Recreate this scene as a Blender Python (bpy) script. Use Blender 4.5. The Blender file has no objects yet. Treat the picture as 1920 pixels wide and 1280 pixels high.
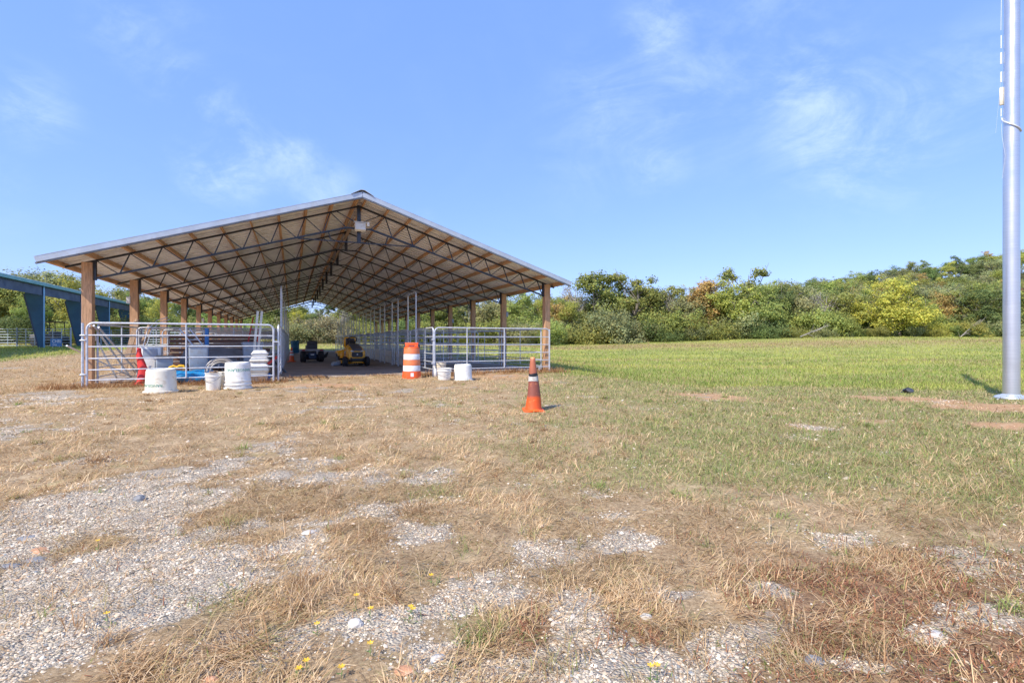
import bpy, math, random
import numpy as np
from mathutils import Vector, Matrix, Euler
random.seed(7); rng = np.random.default_rng(7)
C = bpy.context.scene.collection
SC = bpy.context.scene
R = math.radians
# ------------------------------------------------------------------ camera
F = 906.7            # focal length in pixels of a 1920 wide frame
CAMZ = 1.05
cam_d = bpy.data.cameras.new("camera"); cam = bpy.data.objects.new("camera", cam_d); C.objects.link(cam)
cam.location = (0, 0, CAMZ); cam.rotation_euler = (R(90), 0, 0)
cam_d.sensor_width = 36; cam_d.lens = F/1920*36; cam_d.shift_y = -2/1920
cam_d.clip_start = 0.05; cam_d.clip_end = 3000
SC.camera = cam
# ------------------------------------------------------------------ sun and sky
SUN_AZ = (0.645, 0.764); SUN_EL = R(46.7)
sd = bpy.data.lights.new("sun", 'SUN'); sd.energy = 3.5; sd.angle = R(0.55); sd.color = (1.0, 0.91, 0.78)
so = bpy.data.objects.new("sun", sd); C.objects.link(so)
so.rotation_euler = Vector((SUN_AZ[0]*math.cos(SUN_EL), SUN_AZ[1]*math.cos(SUN_EL), -math.sin(SUN_EL))).to_track_quat('-Z', 'Y').to_euler()
so.location = (-20, -20, 30)
SC.view_settings.view_transform = 'Standard'; SC.view_settings.look = 'None'
SC.view_settings.exposure = 0.78; SC.view_settings.gamma = 1

class NT:
    """small helper for writing node trees"""
    def __init__(s, tree): s.t = tree; s.t.nodes.clear()
    def n(s, typ, **kw):
        nd = s.t.nodes.new(typ)
        ins = kw.pop('ins', {})
        for k, v in kw.items(): setattr(nd, k, v)
        for k, v in ins.items():
            if isinstance(v, bpy.types.NodeSocket): s.t.links.new(v, nd.inputs[k])
            else: nd.inputs[k].default_value = v
        return nd
    def l(s, a, b): s.t.links.new(a, b)
    def math(s, op, a, b=0.0, clamp=False):
        nd = s.n('ShaderNodeMath', operation=op, use_clamp=clamp, ins={0: a, 1: b}); return nd.outputs[0]
    def mix(s, f, a, b, blend='MIX'):
        nd = s.n('ShaderNodeMix', data_type='RGBA', blend_type=blend)
        for i, v in ((0, f), (6, a), (7, b)):
            if isinstance(v, bpy.types.NodeSocket): s.l(v, nd.inputs[i])
            else: nd.inputs[i].default_value = (v if i == 0 else (tuple(v)+(1,))[:4])
        return nd.outputs[2]
    def noise(s, vec, scale, detail=4, rough=.55, dist=0.0):
        return s.n('ShaderNodeTexNoise', ins={'Vector': vec, 'Scale': scale, 'Detail': detail, 'Roughness': rough, 'Distortion': dist}).outputs[0]
    def rng(s, v, a, b, c=0.0, d=1.0):
        return s.n('ShaderNodeMapRange', interpolation_type='SMOOTHSTEP', ins={0: v, 1: a, 2: b, 3: c, 4: d}).outputs[0]

w = bpy.data.worlds.new("World"); SC.world = w; w.use_nodes = True
k = NT(w.node_tree)
sky = k.n('ShaderNodeTexSky', sky_type='NISHITA', sun_disc=False, sun_elevation=SUN_EL,
          sun_rotation=math.atan2(-SUN_AZ[0], -SUN_AZ[1]), air_density=1.0, dust_density=0.6, ozone_density=2.0, altitude=200)
tc = k.n('ShaderNodeTexCoord').outputs['Generated']
rot = k.n('ShaderNodeMapping', ins={'Vector': tc, 'Rotation': (0, R(35), R(20)), 'Scale': (1.0, 1.0, 1.7)}).outputs[0]
wisp = k.noise(rot, 4.2, 9, .64, .9)
fine = k.noise(rot, 15.0, 6, .68, .6)
cov = None
for (a, e, r_, amp) in ((31, 24, .13, 1.2), (33.5, 20.5, .15, 1.5), (36, 18.5, .15, 1.5), (40, 19.5, .13, 1.3), (44, 20.5, .12, 1.2), (47, 21, .08, 1.0), (17, 31, .11, 1.1), (19.5, 25.5, .13, .8), (11, 25, .15, .75),
                        (16.6, 20, .10, .9), (24, 27, .22, .55), (39, 14.5, .09, .6), (8, 20, .14, .4), (28, 33, .2, .5), (-45, 18.8, .075, 1.3), (-48, 18.5, .07, 1.1), (-35, 24, .075, 1.0), (-32, 22.5, .07, 1.1), (-29.4, 20.5, .07, 1.3), (-27.9, 18.7, .075, 1.5),
                        (-31.7, 16.4, .085, 1.7), (-29.5, 17, .08, 1.6), (-24.5, 18.8, .09, 1.4), (-21, 16.5, .08, 1.2), (-38.5, 27, .08, .9), (-36, 30, .1, .5), (-10, 13, .045, 1.1), (-48, 11, .09, .5), (49, 11, .06, 1.3)):
    d = Vector((math.sin(R(a))*math.cos(R(e)), math.cos(R(a))*math.cos(R(e)), math.sin(R(e))))
    ds = k.n('ShaderNodeVectorMath', operation='DISTANCE', ins={0: tc, 1: d}).outputs['Value']
    b = k.rng(ds, r_, 0.0, 0.0, amp)
    cov = b if cov is None else k.math('MAXIMUM', cov, b)
m1 = k.rng(k.math('ADD', k.math('MULTIPLY', wisp, .75), k.math('MULTIPLY', fine, .25)), .40, .76)
cm = k.math('MULTIPLY', m1, k.math('MULTIPLY', k.math('ADD', cov, .05), .50), clamp=True)
skyc = k.mix(1.0, sky.outputs[0], (0.93, 0.87, 1.10), 'MULTIPLY')
skyc = k.mix(0.58, skyc, (1.12, 2.2, 4.9))
skyc = k.mix(cm, skyc, (3.7, 4.5, 5.9))
bg = k.n('ShaderNodeBackground', ins={0: skyc, 1: 0.145})
k.l(bg.outputs[0], k.n('ShaderNodeOutputWorld').inputs[0])

# ------------------------------------------------------------------ frames and places
TH = math.atan(411/F); CT, ST = math.cos(TH), math.sin(TH)
def uv(u, v, z=0.0):                       # barn frame (u across, v along the barn) to the world
    return Vector((u*CT - v*ST, u*ST + v*CT, z))
def S(x, a, b):
    t = np.clip((np.asarray(x, float)-a)/(b-a), 0, 1); return t*t*(3-2*t)
def ter(x, y):                             # height of the terrain
    x = np.asarray(x, float); y = np.asarray(y, float)
    h = -.33*S(x, 1.0, 5.5)*S(y, 6, 17)
    far = S(y, 22, 100)
    h = h + far*(.75 + 1.5*S(x, 5, 60))*np.where(x > -25, 1, .6) 
    h = h + .38*S(y, 17, 34)*S(-x, 17, 28)
    # wooded hill to the right
    h = h + 29*S(x+.25*(y-100), 30, 280)*S(y, 98, 235)*(1-S(y, 238, 300))
    # far rise everywhere behind the woods
    h = h + 3*S(y, 110, 300)
    v = -x*ST + y*CT; u = x*CT + y*ST      # keep the barn floor level
    inb = S(v, 13.2, 14.6)*(1-S(v, 52, 56))*S(u, -6.5, -5)*(1-S(u, 7.6, 9.0))
    h = h*(1-inb)
    return h
def spot(px, py, z=0.0):                   # photograph pixel on level ground at height z
    Y = F*(CAMZ-z)/(py-638); return Vector(((px-960)/F*Y, Y, z))
def at(px, Y):
    X = (px-960)/F*Y; return Vector((X, Y, float(ter(X, Y))))

# numpy value noise
_T = rng.random((256, 256))
def vnoise(x, y):
    xi = np.floor(x).astype(int); yi = np.floor(y).astype(int); fx = x-xi; fy = y-yi
    fx = fx*fx*(3-2*fx); fy = fy*fy*(3-2*fy)
    a = _T[xi & 255, yi & 255]; b = _T[(xi+1) & 255, yi & 255]; c = _T[xi & 255, (yi+1) & 255]; d = _T[(xi+1) & 255, (yi+1) & 255]
    return a*(1-fx)*(1-fy)+b*fx*(1-fy)+c*(1-fx)*fy+d*fx*fy
def fbm(x, y, o=4, s=1.0):
    t = 0; a = .5; n = 0
    for i in range(o):
        t = t + a*vnoise(x*s+17.3*i, y*s+5.1*i); n += a; a *= .55; s *= 2.03
    return t/n
def blobs(x, y, lst):
    t = np.zeros_like(x)
    for (px, py, rx, ry, amp) in lst:
        Y = F*CAMZ/(py-638); X = (px-960)/F*Y; wx = rx*Y/F; wy = ry*Y*Y/(F*CAMZ)
        t = np.maximum(t, amp*np.exp(-(((x-X)/wx)**2+((y-Y)/wy)**2)))
    return t
GRAVEL = [(100, 1130, 330, 190, 1.25), (180, 960, 270, 110, 1.25), (330, 880, 130, 28, 1.0), (60, 812, 130, 22, .85), (80, 742, 110, 8, .9), (600, 733, 130, 5, .8), (40, 690, 60, 4, .6),
          (520, 1220, 240, 80, 1.05), (640, 1180, 160, 60, .9), (930, 1090, 150, 50, 1.1), (1000, 1035, 100, 45, 1.0), (1180, 985, 70, 50, 1.0), (1130, 925, 80, 30, .95),
          (1090, 1150, 90, 70, 1.05), (1280, 1110, 110, 50, 1.15), (1375, 1195, 110, 50, 1.1), (1100, 1245, 190, 50, 1.0), (1440, 1100, 80, 22, .9), (800, 1000, 80, 26, .85),
          (1730, 1190, 60, 18, .85), (1600, 1240, 110, 30, .85), (560, 1010, 70, 30, .8), (500, 900, 60, 14, .7), (1100, 744, 45, 4, .9), (1185, 752, 50, 4, .8), (1045, 717, 45, 4, .9), (1520, 925, 35, 9, .8), (1560, 1005, 50, 12, .6), (700, 1240, 160, 60, .9)]
SOIL = [(1340, 738, 170, 12, 1.0), (1690, 741, 75, 8, 1.6), (1880, 762, 110, 12, 1.8), (1880, 797, 80, 9, 1.3), (1520, 765, 90, 7, .7), (1500, 800, 60, 8, .6), (1630, 790, 80, 6, .6), (600, 722, 320, 6, .6), (950, 705, 160, 7, .8), (250, 690, 120, 10, .6)]
REDW = [(1650, 1120, 420, 150, 1.0), (1150, 1180, 160, 50, .7), (1300, 1010, 200, 60, .6), (1000, 1180, 120, 60, .6), (450, 1060, 120, 40, .4), (1350, 960, 160, 30, .5), (60, 1060, 90, 30, .4), (250, 860, 120, 20, .4)]
GRN = [(380, 1130, 110, 45, .9), (420, 980, 50, 20, .7), (880, 1040, 60, 25, .7), (900, 1160, 70, 35, .5), (1190, 1260, 60, 20, .8), (1320, 1080, 60, 25, .5), (820, 930, 60, 20, .5), (1400, 900, 160, 40, .4),
       (760, 760, 120, 12, .5), (860, 735, 100, 8, .6), (660, 790, 60, 10, .4), (1400, 830, 200, 60, .4), (1580, 880, 200, 60, .35), (500, 800, 60, 8, .4)]
def fields(x, y):
    n = fbm(x, y, 5, 1.3); n2 = fbm(x+40, y-9, 4, .55); n3 = fbm(x-13, y+31, 4, 3.1); n4 = fbm((x*.35+y*.2)*2, (y*1.5-x*.5)*2, 3, 2.2)
    g = blobs(x, y, GRAVEL) + (n-.5)*1.9 + (n3-.5)*1.5 + (n4-.5)*.9 - .50
    gravel = S(g, -.40, .48)
    soil = S(blobs(x, y, SOIL)+(n-.5)*1.4+(n3-.5)*.6-.5, -.05, .3)
    lush = S(y+.38*x+(n2-.5)*4, 15.2, 17.2)*S(x - .05*y, .2, 1.5)
    # behind and beside the barn the meadow is green as well
    v = -x*ST+y*CT; u = x*CT+y*ST
    lush = np.maximum(lush, S(v, 50, 54)); lush = np.maximum(lush, .9*S(u, 8.0, 8.8)*S(v, 15.5, 17))
    lush = np.maximum(lush, S(-u + .12*(v-30), 11.5, 13.5)*S(y, 14, 18))
    mid = (S(x+(n2-.5)*3.0+(n3-.5)*1.5, -.8, 2.6)*S(y+(n-.5)*2.2, 2.1, 4.2)*(1-.9*soil)+.28*S(n3, .5, .7)*S(x, -3.5, -.5)*S(y, 3, 6)).clip(0, 1)
    green = np.clip(np.maximum(lush, mid*.78) + np.clip(blobs(x, y, GRN)+(n3-.5)*1.6-.3, 0, 1)*.6*(1-lush), 0, 1)
    red = np.clip(S(blobs(x, y, REDW)+(n-.5)*1.2, .3, .75)*(1-lush), 0, 1)
    gravel = gravel*(1-lush)*(1-.6*mid)
    return gravel, green, red, soil, lush

def meadow_band(x, y):                     # strip of reddish seed heads across the meadow
    yy = y+(fbm(x*.05, y*.12, 4, 1.0)-.5)*26
    return np.clip(np.exp(-((yy-62)/9)**2)*.85+.55*np.exp(-((yy-24)/4)**2)*S(fbm(x*.1, y*.3, 3, 1.0), .4, .7), 0, 1)

# ------------------------------------------------------------------ mesh helpers
class MB:
    def __init__(s): s.v = []; s.f = []; s.m = []
    def add(s, vs, fs, mi=0):
        o = len(s.v); s.v += [tuple(p) for p in vs]; s.f += [tuple(i+o for i in f) for f in fs]; s.m += [mi]*len(fs); return s
    def box(s, c, d, rot=None, mi=0, bev=0.0, taper=1.0):
        x, y, z = d[0]/2, d[1]/2, d[2]/2
        if bev <= 0:
            vs = [Vector(((sx*x)*(taper if sz > 0 else 1), (sy*y)*(taper if sz > 0 else 1), sz*z)) for sz in (-1, 1) for sx, sy in ((-1, -1), (1, -1), (1, 1), (-1, 1))]
            fs = [(3, 2, 1, 0), (4, 5, 6, 7), (0, 1, 5, 4), (1, 2, 6, 5), (2, 3, 7, 6), (3, 0, 4, 7)]
        else:
            b = min(bev, x*.9, y*.9, z*.9); rings = []
            for (zz, ins) in ((-z, b), (-z+b, 0), (z-b, 0), (z, b)):
                tp = taper if zz > 0 else 1; X = (x)*tp; Y = (y)*tp; r = []
                for (cx, cy, a0) in ((X-b, Y-b, 0), (-X+b, Y-b, 90), (-X+b, -Y+b, 180), (X-b, -Y+b, 270)):
                    for q in range(4):
                        a = R(a0+q*30); rr = b-ins*.8
                        r.append(Vector((cx+rr*math.cos(a), cy+rr*math.sin(a), zz)))
                rings.append(r)
            n = 16; vs = [p for r in rings for p in r]
            fs = [(k_*n+i, k_*n+(i+1) % n, (k_+1)*n+(i+1) % n, (k_+1)*n+i) for k_ in range(3) for i in range(n)]
            fs += [tuple(reversed(range(n))), tuple(range(3*n, 4*n))]
        if rot is not None:
            M = rot.to_matrix() if isinstance(rot, Euler) else (Euler(rot).to_matrix() if not isinstance(rot, Matrix) else rot)
            vs = [M @ p for p in vs]
        return s.add([p+Vector(c) for p in vs], fs, mi)
    def beam(s, a, b, wd, ht, mi=0, up=(0, 0, 1)):       # rectangular bar from a to b
        a = Vector(a); b = Vector(b); d = (b-a).normalized(); sd_ = d.cross(Vector(up))
        if sd_.length < 1e-4: sd_ = d.cross(Vector((1, 0, 0)))
        sd_.normalize(); u_ = sd_.cross(d)
        q = [sd_*wd/2*i+u_*ht/2*j for i, j in ((-1, -1), (1, -1), (1, 1), (-1, 1))]
        return s.add([a+p for p in q]+[b+p for p in q], [(3, 2, 1, 0), (4, 5, 6, 7), (0, 1, 5, 4), (1, 2, 6, 5), (2, 3, 7, 6), (3, 0, 4, 7)], mi)
    def tube(s, pts, r, n=8, mi=0, cap=True, closed=False):
        pts = [Vector(p) for p in pts]; N = len(pts)
        rs = r if isinstance(r, (list, tuple)) else [r]*N
        up = None; vs = []
        for i, p in enumerate(pts):
            if closed: d = (pts[(i+1) % N]-pts[i-1])
            else: d = pts[min(i+1, N-1)]-pts[max(i-1, 0)]
            d.normalize()
            if up is None:
                up = Vector((0, 0, 1)) if abs(d.z) < .9 else Vector((1, 0, 0))
            sd_ = d.cross(up).normalized(); up = sd_.cross(d).normalized()
            vs += [p+(sd_*math.cos(2*math.pi*q/n)+up*math.sin(2*math.pi*q/n))*rs[i] for q in range(n)]
        K = N if closed else N-1
        fs = [(i*n+q, i*n+(q+1) % n, ((i+1) % N)*n+(q+1) % n, ((i+1) % N)*n+q) for i in range(K) for q in range(n)]
        if cap and not closed: fs += [tuple(reversed(range(n))), tuple(range((N-1)*n, N*n))]
        return s.add(vs, fs, mi)
    def lathe(s, prof, n=32, c=(0, 0, 0), M=None, mi=0, sx=1.0, sy=1.0, cap0=True, cap1=True):
        vs = []
        for (r, z) in prof:
            for q in range(n):
                a = 2*math.pi*q/n; vs.append(Vector((r*math.cos(a)*sx, r*math.sin(a)*sy, z)))
        fs = [(i*n+q, i*n+(q+1) % n, (i+1)*n+(q+1) % n, (i+1)*n+q) for i in range(len(prof)-1) for q in range(n)]
        if cap0: fs.append(tuple(reversed(range(n))))
        if cap1: fs.append(tuple(range((len(prof)-1)*n, len(prof)*n)))
        if M is not None: vs = [M @ p for p in vs]
        return s.add([p+Vector(c) for p in vs], fs, mi)
    def loft(s, secs, mi=0, cap=True):
        n = len(secs[0]); vs = [Vector(p) for r in secs for p in r]
        fs = [(i*n+q, i*n+(q+1) % n, (i+1)*n+(q+1) % n, (i+1)*n+q) for i in range(len(secs)-1) for q in range(n)]
        if cap: fs += [tuple(reversed(range(n))), tuple(range((len(secs)-1)*n, len(secs)*n))]
        return s.add(vs, fs, mi)
    def build(s, name, mats, parent=None, smooth=False, loc=None, rz=None):
        me = bpy.data.meshes.new(name); me.from_pydata(s.v, [], s.f)
        if not isinstance(mats, (list, tuple)): mats = [mats]
        for m_ in mats: me.materials.append(m_)
        if len(mats) > 1: me.polygons.foreach_set('material_index', s.m)
        me.update()
        import bmesh
        bm = bmesh.new(); bm.from_mesh(me); bmesh.ops.recalc_face_normals(bm, faces=bm.faces); bm.to_mesh(me); bm.free()
        if smooth:
            me.polygons.foreach_set('use_smooth', [True]*len(me.polygons))
            try: me.set_sharp_from_angle(angle=R(38))
            except Exception: pass
        o = bpy.data.objects.new(name, me); C.objects.link(o)
        if parent is not None: o.parent = parent
        if loc is not None: o.location = loc
        if rz is not None: o.rotation_euler.z = rz
        return o
def thing(name, label, cat, loc=(0, 0, 0), rz=0.0, group=None):
    o = bpy.data.objects.new(name, None); C.objects.link(o); o.location = loc; o.rotation_euler = (0, 0, rz); o.empty_display_size = .2
    o['label'] = label; o['category'] = cat
    if group: o['group'] = group
    return o
def tag(o, label, cat, group=None, kind=None):
    o['label'] = label; o['category'] = cat
    if group: o['group'] = group
    if kind: o['kind'] = kind
    return o
def copy_tree(o, parent=None):
    c = o.copy(); C.objects.link(c)
    if parent is not None: c.parent = parent
    for ch in list(o.children): copy_tree(ch, c)
    return c
def arc(c, r, a0, a1, n, ax='xz'):
    out = []
    for i in range(n+1):
        a = R(a0+(a1-a0)*i/n); x, y = r*math.cos(a), r*math.sin(a)
        out.append(Vector((c[0]+x, c[1], c[2]+y)) if ax == 'xz' else Vector((c[0]+x, c[1]+y, c[2])))
    return out
def npmesh(name, V, loops, starts, totals, mat, attr=None, kind=None):
    me = bpy.data.meshes.new(name)
    me.vertices.add(len(V)); me.vertices.foreach_set('co', np.ascontiguousarray(V, dtype=np.float32).ravel())
    me.loops.add(len(loops)); me.loops.foreach_set('vertex_index', loops.astype(np.int32))
    me.polygons.add(len(starts)); me.polygons.foreach_set('loop_start', starts.astype(np.int32)); me.polygons.foreach_set('loop_total', totals.astype(np.int32))
    if attr is not None:
        for an, arr in attr.items():
            a = me.color_attributes.new(an, 'FLOAT_COLOR', 'POINT'); a.data.foreach_set('color', np.ascontiguousarray(arr, dtype=np.float32).ravel())
    me.materials.append(mat); me.update(calc_edges=True)
    o = bpy.data.objects.new(name, me); C.objects.link(o)
    if kind: o['kind'] = kind
    return o

# ------------------------------------------------------------------ materials
def mat(name, base, rough=.6, metal=0.0, var=.0, vs=6.0, dirt=None, dirt_amt=0.0, bump=0.0, bs=40.0, spec=.5, coat=0.0, stretch=None):
    m = bpy.data.materials.new(name); m.use_nodes = True; q = NT(m.node_tree)
    tc = q.n('ShaderNodeTexCoord').outputs['Object']
    if stretch: tc = q.n('ShaderNodeMapping', ins={'Vector': tc, 'Scale': stretch}).outputs[0]
    col = q.n('ShaderNodeRGB'); col.outputs[0].default_value = tuple(base)+(1,); c = col.outputs[0]
    if var > 0:
        nz = q.noise(tc, vs, 5, .6)
        c = q.mix(q.rng(nz, .3, .7, 0, 1), tuple(x*(1-var) for x in base), tuple(min(1, x*(1+var)) for x in base))
    if dirt is not None:
        nd = q.noise(tc, vs*2.3, 6, .65, .4)
        c = q.mix(q.math('MULTIPLY', q.rng(nd, .48, .66), dirt_amt), c, dirt)
    b = q.n('ShaderNodeBsdfPrincipled', ins={'Base Color': c, 'Roughness': rough, 'Metallic': metal, 'Specular IOR Level': spec, 'Coat Weight': coat})
    if var > 0:
        q.l(q.rng(q.noise(tc, vs*1.7, 4), .3, .7, rough*.85, min(1, rough*1.15)), b.inputs['Roughness'])
    if bump > 0:
        bp = q.n('ShaderNodeBump', ins={'Strength': bump, 'Distance': .01, 'Height': q.noise(tc, bs, 4)}); q.l(bp.outputs[0], b.inputs['Normal'])
    q.l(b.outputs[0], q.n('ShaderNodeOutputMaterial').inputs[0])
    return m
M = {}
M['galv'] = mat('galvanised', (.58, .62, .68), .40, .25, .14, 9, (.42, .40, .38), .45, spec=.5)
M['pen_pipe_shaded'] = mat('pen_pipe_shaded', (.36, .43, .52), .5, .3, .15, 3, (.25, .24, .22), .4)  # darker, bluer galvanised pipe: the arena's shade is put into the colour
M['galv_roof'] = mat('roof_sheet', (.88, .87, .86), .40, .05, .08, 1.3, (.50, .46, .41), .35)
M['trim'] = mat('roof_trim', (.50, .55, .60), .35, .35, .08, 3, (.45, .42, .38), .3)
M['black_steel'] = mat('black_painted_steel', (.012, .016, .026), .32, .0, .3, 5, (.09, .05, .03), .3, spec=.6)
M['post_wood'] = mat('post_wood', (.54, .32, .175), .75, 0, .22, 3.0, (.20, .10, .05), .5, .3, 60, stretch=(9, 9, .8))
M['purlin_wood'] = mat('purlin_wood', (.56, .32, .16), .8, 0, .25, 2.0, (.24, .12, .06), .45, .2, 50, stretch=(6, .6, 6))
M['old_wood'] = mat('weathered_board', (.36, .25, .17), .85, 0, .22, 3.0, (.18, .13, .09), .5, .3, 60, stretch=(9, 9, .8))
M['brown_wood'] = mat('dark_boards', (.16, .085, .06), .85, 0, .3, 2.5, (.3, .2, .15), .3, .3, 40, stretch=(.6, 4, 6))
M['white_plastic'] = mat('white_plastic', (.78, .77, .72), .42, 0, .06, 4, (.52, .44, .33), .45, spec=.4)
M['cream_plastic'] = mat('cream_plastic', (.74, .70, .58), .45, 0, .06, 4, (.46, .36, .24), .5, spec=.4)
M['grey_plastic'] = mat('grey_plastic', (.34, .40, .47), .5, 0, .08, 4, (.3, .26, .22), .4)
M['dk_plastic'] = mat('dark_plastic', (.05, .055, .07), .5, 0, .15, 5, (.16, .13, .1), .4)
M['red_cone'] = mat('red_cone', (.72, .035, .03), .5, 0, .12, 7, (.35, .06, .04), .4)
M['orange'] = mat('orange_plastic', (.88, .13, .02), .45, 0, .08, 6, (.45, .12, .05), .3)
M['drum_orange'] = mat('drum_orange', (.86, .12, .025), .42, 0, .08, 5, (.55, .12, .05), .35)
M['drum_band'] = mat('faded_orange_sheet', (.76, .20, .07), .4, 0, .06, 5, (.55, .2, .1), .3)
M['white_tape'] = mat('white_reflective_tape', (.74, .76, .78), .35, 0, .05, 8, (.5, .46, .42), .4)
M['dull_tape'] = mat('dirty_white_tape', (.52, .50, .46), .6, 0, .2, 14, (.30, .26, .22), .7)
M['black_rub'] = mat('black_rubber', (.018, .018, .022), .75, 0, .3, 9, (.10, .08, .06), .5, .4, 60)
M['blue_steel'] = mat('blue_steel', (.018, .085, .165), .45, .0, .15, .8, (.03, .12, .2), .4, spec=.4)
M['blue_band'] = mat('dark_blue_sheet', (.02, .045, .10), .5, .0, .12, .8)
M['green_trim'] = mat('green_gutter', (.10, .30, .30), .4, .1, .1, 1.0, (.2, .3, .25), .3)
M['lt_blue'] = mat('light_blue_edge', (.16, .38, .62), .4, .1, .1, 2)
M['blue_plastic'] = mat('blue_plastic', (.01, .13, .24), .4, 0, .1, 5, (.1, .12, .12), .3)
M['tarp'] = mat('blue_tarp', (.0, .22, .50), .45, 0, .2, 12, (.2, .3, .35), .3, .6, 30)
M['yellow'] = mat('yellow_plastic', (.85, .48, .02), .4, 0, .08, 5)
M['mower_yellow'] = mat('mower_yellow', (.95, .46, .02), .3, 0, .05, 4, (.5, .3, .1), .2, coat=.3)
M['mower_grey'] = mat('mower_grey', (.10, .10, .11), .45, 0, .1, 4, (.3, .25, .2), .25)
M['silver'] = mat('silver_fender', (.34, .34, .36), .45, .3, .1, 4, (.2, .17, .14), .4)
M['rim'] = mat('wheel_rim', (.55, .56, .58), .4, .4, .1, 6)
M['red'] = mat('red_paint', (.55, .03, .025), .45, 0, .1, 6, (.2, .03, .02), .4)
M['text_green'] = mat('green_print', (.02, .30, .20), .6)
M['text_white'] = mat('white_print', (.8, .8, .8), .6)
M['sign_blue'] = mat('sign_blue', (.03, .16, .42), .5, 0, .1, 3)
M['black'] = mat('black_plastic', (.012, .012, .014), .4)
M['fix_white'] = mat('lamp_glass', (.78, .76, .70), .25, 0, .04, 5)
M['grey_metal'] = mat('grey_sheet_metal', (.20, .22, .25), .5, .2, .15, 3, (.12, .09, .07), .4)
M['bark'] = mat('bark', (.24, .21, .18), .9, 0, .25, 1.5, (.25, .22, .19), .5, .5, 12, stretch=(3, 3, .6))
M['dead_bark'] = mat('pale_bark', (.34, .31, .28), .9, 0, .2, 1.5, (.2, .17, .14), .5, .4, 12, stretch=(3, 3, .6))
M['stone_w'] = mat('white_stone', (.55, .52, .47), .8, 0, .12, 14, (.45, .40, .34), .5, .8, 50)
M['stone_o'] = mat('orange_stone', (.52, .27, .15), .85, 0, .18, 14, (.6, .45, .33), .5, .8, 50)
M['stone_b'] = mat('blue_grey_stone', (.22, .225, .235), .75, 0, .15, 14, (.36, .36, .36), .5, .8, 50)
M['petal'] = mat('petal', (.88, .52, .01), .5)
M['stem'] = mat('stem', (.12, .19, .05), .7)
M['concrete'] = mat('concrete', (.42, .40, .38), .9, 0, .12, 6, (.3, .25, .2), .4, .5, 60)
def pole_mat():
    m = bpy.data.materials.new('brushed_aluminium'); m.use_nodes = True; q = NT(m.node_tree)
    tc = q.n('ShaderNodeTexCoord').outputs['Object']
    mp = q.n('ShaderNodeMapping', ins={'Vector': tc, 'Scale': (2, 2, 90)}).outputs[0]
    nz = q.noise(mp, 1.0, 5, .6); nb = q.noise(tc, 2.2, 4)
    c = q.mix(q.rng(nz, .3, .7), (.60, .62, .65), (.68, .70, .73))
    b = q.n('ShaderNodeBsdfPrincipled', ins={'Base Color': c, 'Metallic': .8, 'Roughness': q.rng(nb, .3, .7, .30, .42)})
    bp = q.n('ShaderNodeBump', ins={'Strength': .03, 'Distance': .002, 'Height': nz}); q.l(bp.outputs[0], b.inputs['Normal'])
    q.l(b.outputs[0], q.n('ShaderNodeOutputMaterial').inputs[0]); return m
M['pole'] = pole_mat()
def cone_mat():      # old cone: sun-bleached brown top, newer orange skirt
    m = bpy.data.materials.new('weathered_cone'); m.use_nodes = True; q = NT(m.node_tree)
    tc = q.n('ShaderNodeTexCoord').outputs['Object']; z = q.n('ShaderNodeSeparateXYZ', ins={0: tc}).outputs[2]
    nz = q.noise(tc, 9, 5, .6); zz = q.math('ADD', z, q.math('MULTIPLY', q.math('SUBTRACT', nz, .5), .10))
    c = q.mix(q.rng(zz, .19, .25), (.72, .10, .015), (.25, .075, .05))
    c = q.mix(q.rng(zz, .45, .72), c, (.42, .13, .065))
    c = q.mix(q.rng(zz, .76, .80), c, (.80, .36, .14))
    c = q.mix(q.math('MULTIPLY', q.rng(q.noise(tc, 24, 5), .58, .7), .5), c, (.7, .25, .08))
    b = q.n('ShaderNodeBsdfPrincipled', ins={'Base Color': c, 'Roughness': .5})
    q.l(b.outputs[0], q.n('ShaderNodeOutputMaterial').inputs[0]); return m
M['old_cone'] = cone_mat()
def leaf_mat(name, trans=.35, attr='tint', use_obj=True):
    m = bpy.data.materials.new(name); m.use_nodes = True; q = NT(m.node_tree)
    a = q.n('ShaderNodeAttribute', attribute_name=attr).outputs[0]
    c = a
    if use_obj:
        oi = q.n('ShaderNodeObjectInfo').outputs['Color']; c = q.mix(1.0, oi, a, 'MULTIPLY')
    d = q.n('ShaderNodeBsdfDiffuse', ins={0: c}); t = q.n('ShaderNodeBsdfTranslucent', ins={0: c})
    mx = q.n('ShaderNodeMixShader', ins={0: trans, 1: d.outputs[0], 2: t.outputs[0]})
    q.l(mx.outputs[0], q.n('ShaderNodeOutputMaterial').inputs[0]); return m
M['leaf'] = leaf_mat('leaf', .42); M['blade'] = leaf_mat('blade', .25, 'tint', False)
M['gravel_bit'] = leaf_mat('gravel_bit', .0, 'tint', False)
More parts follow.
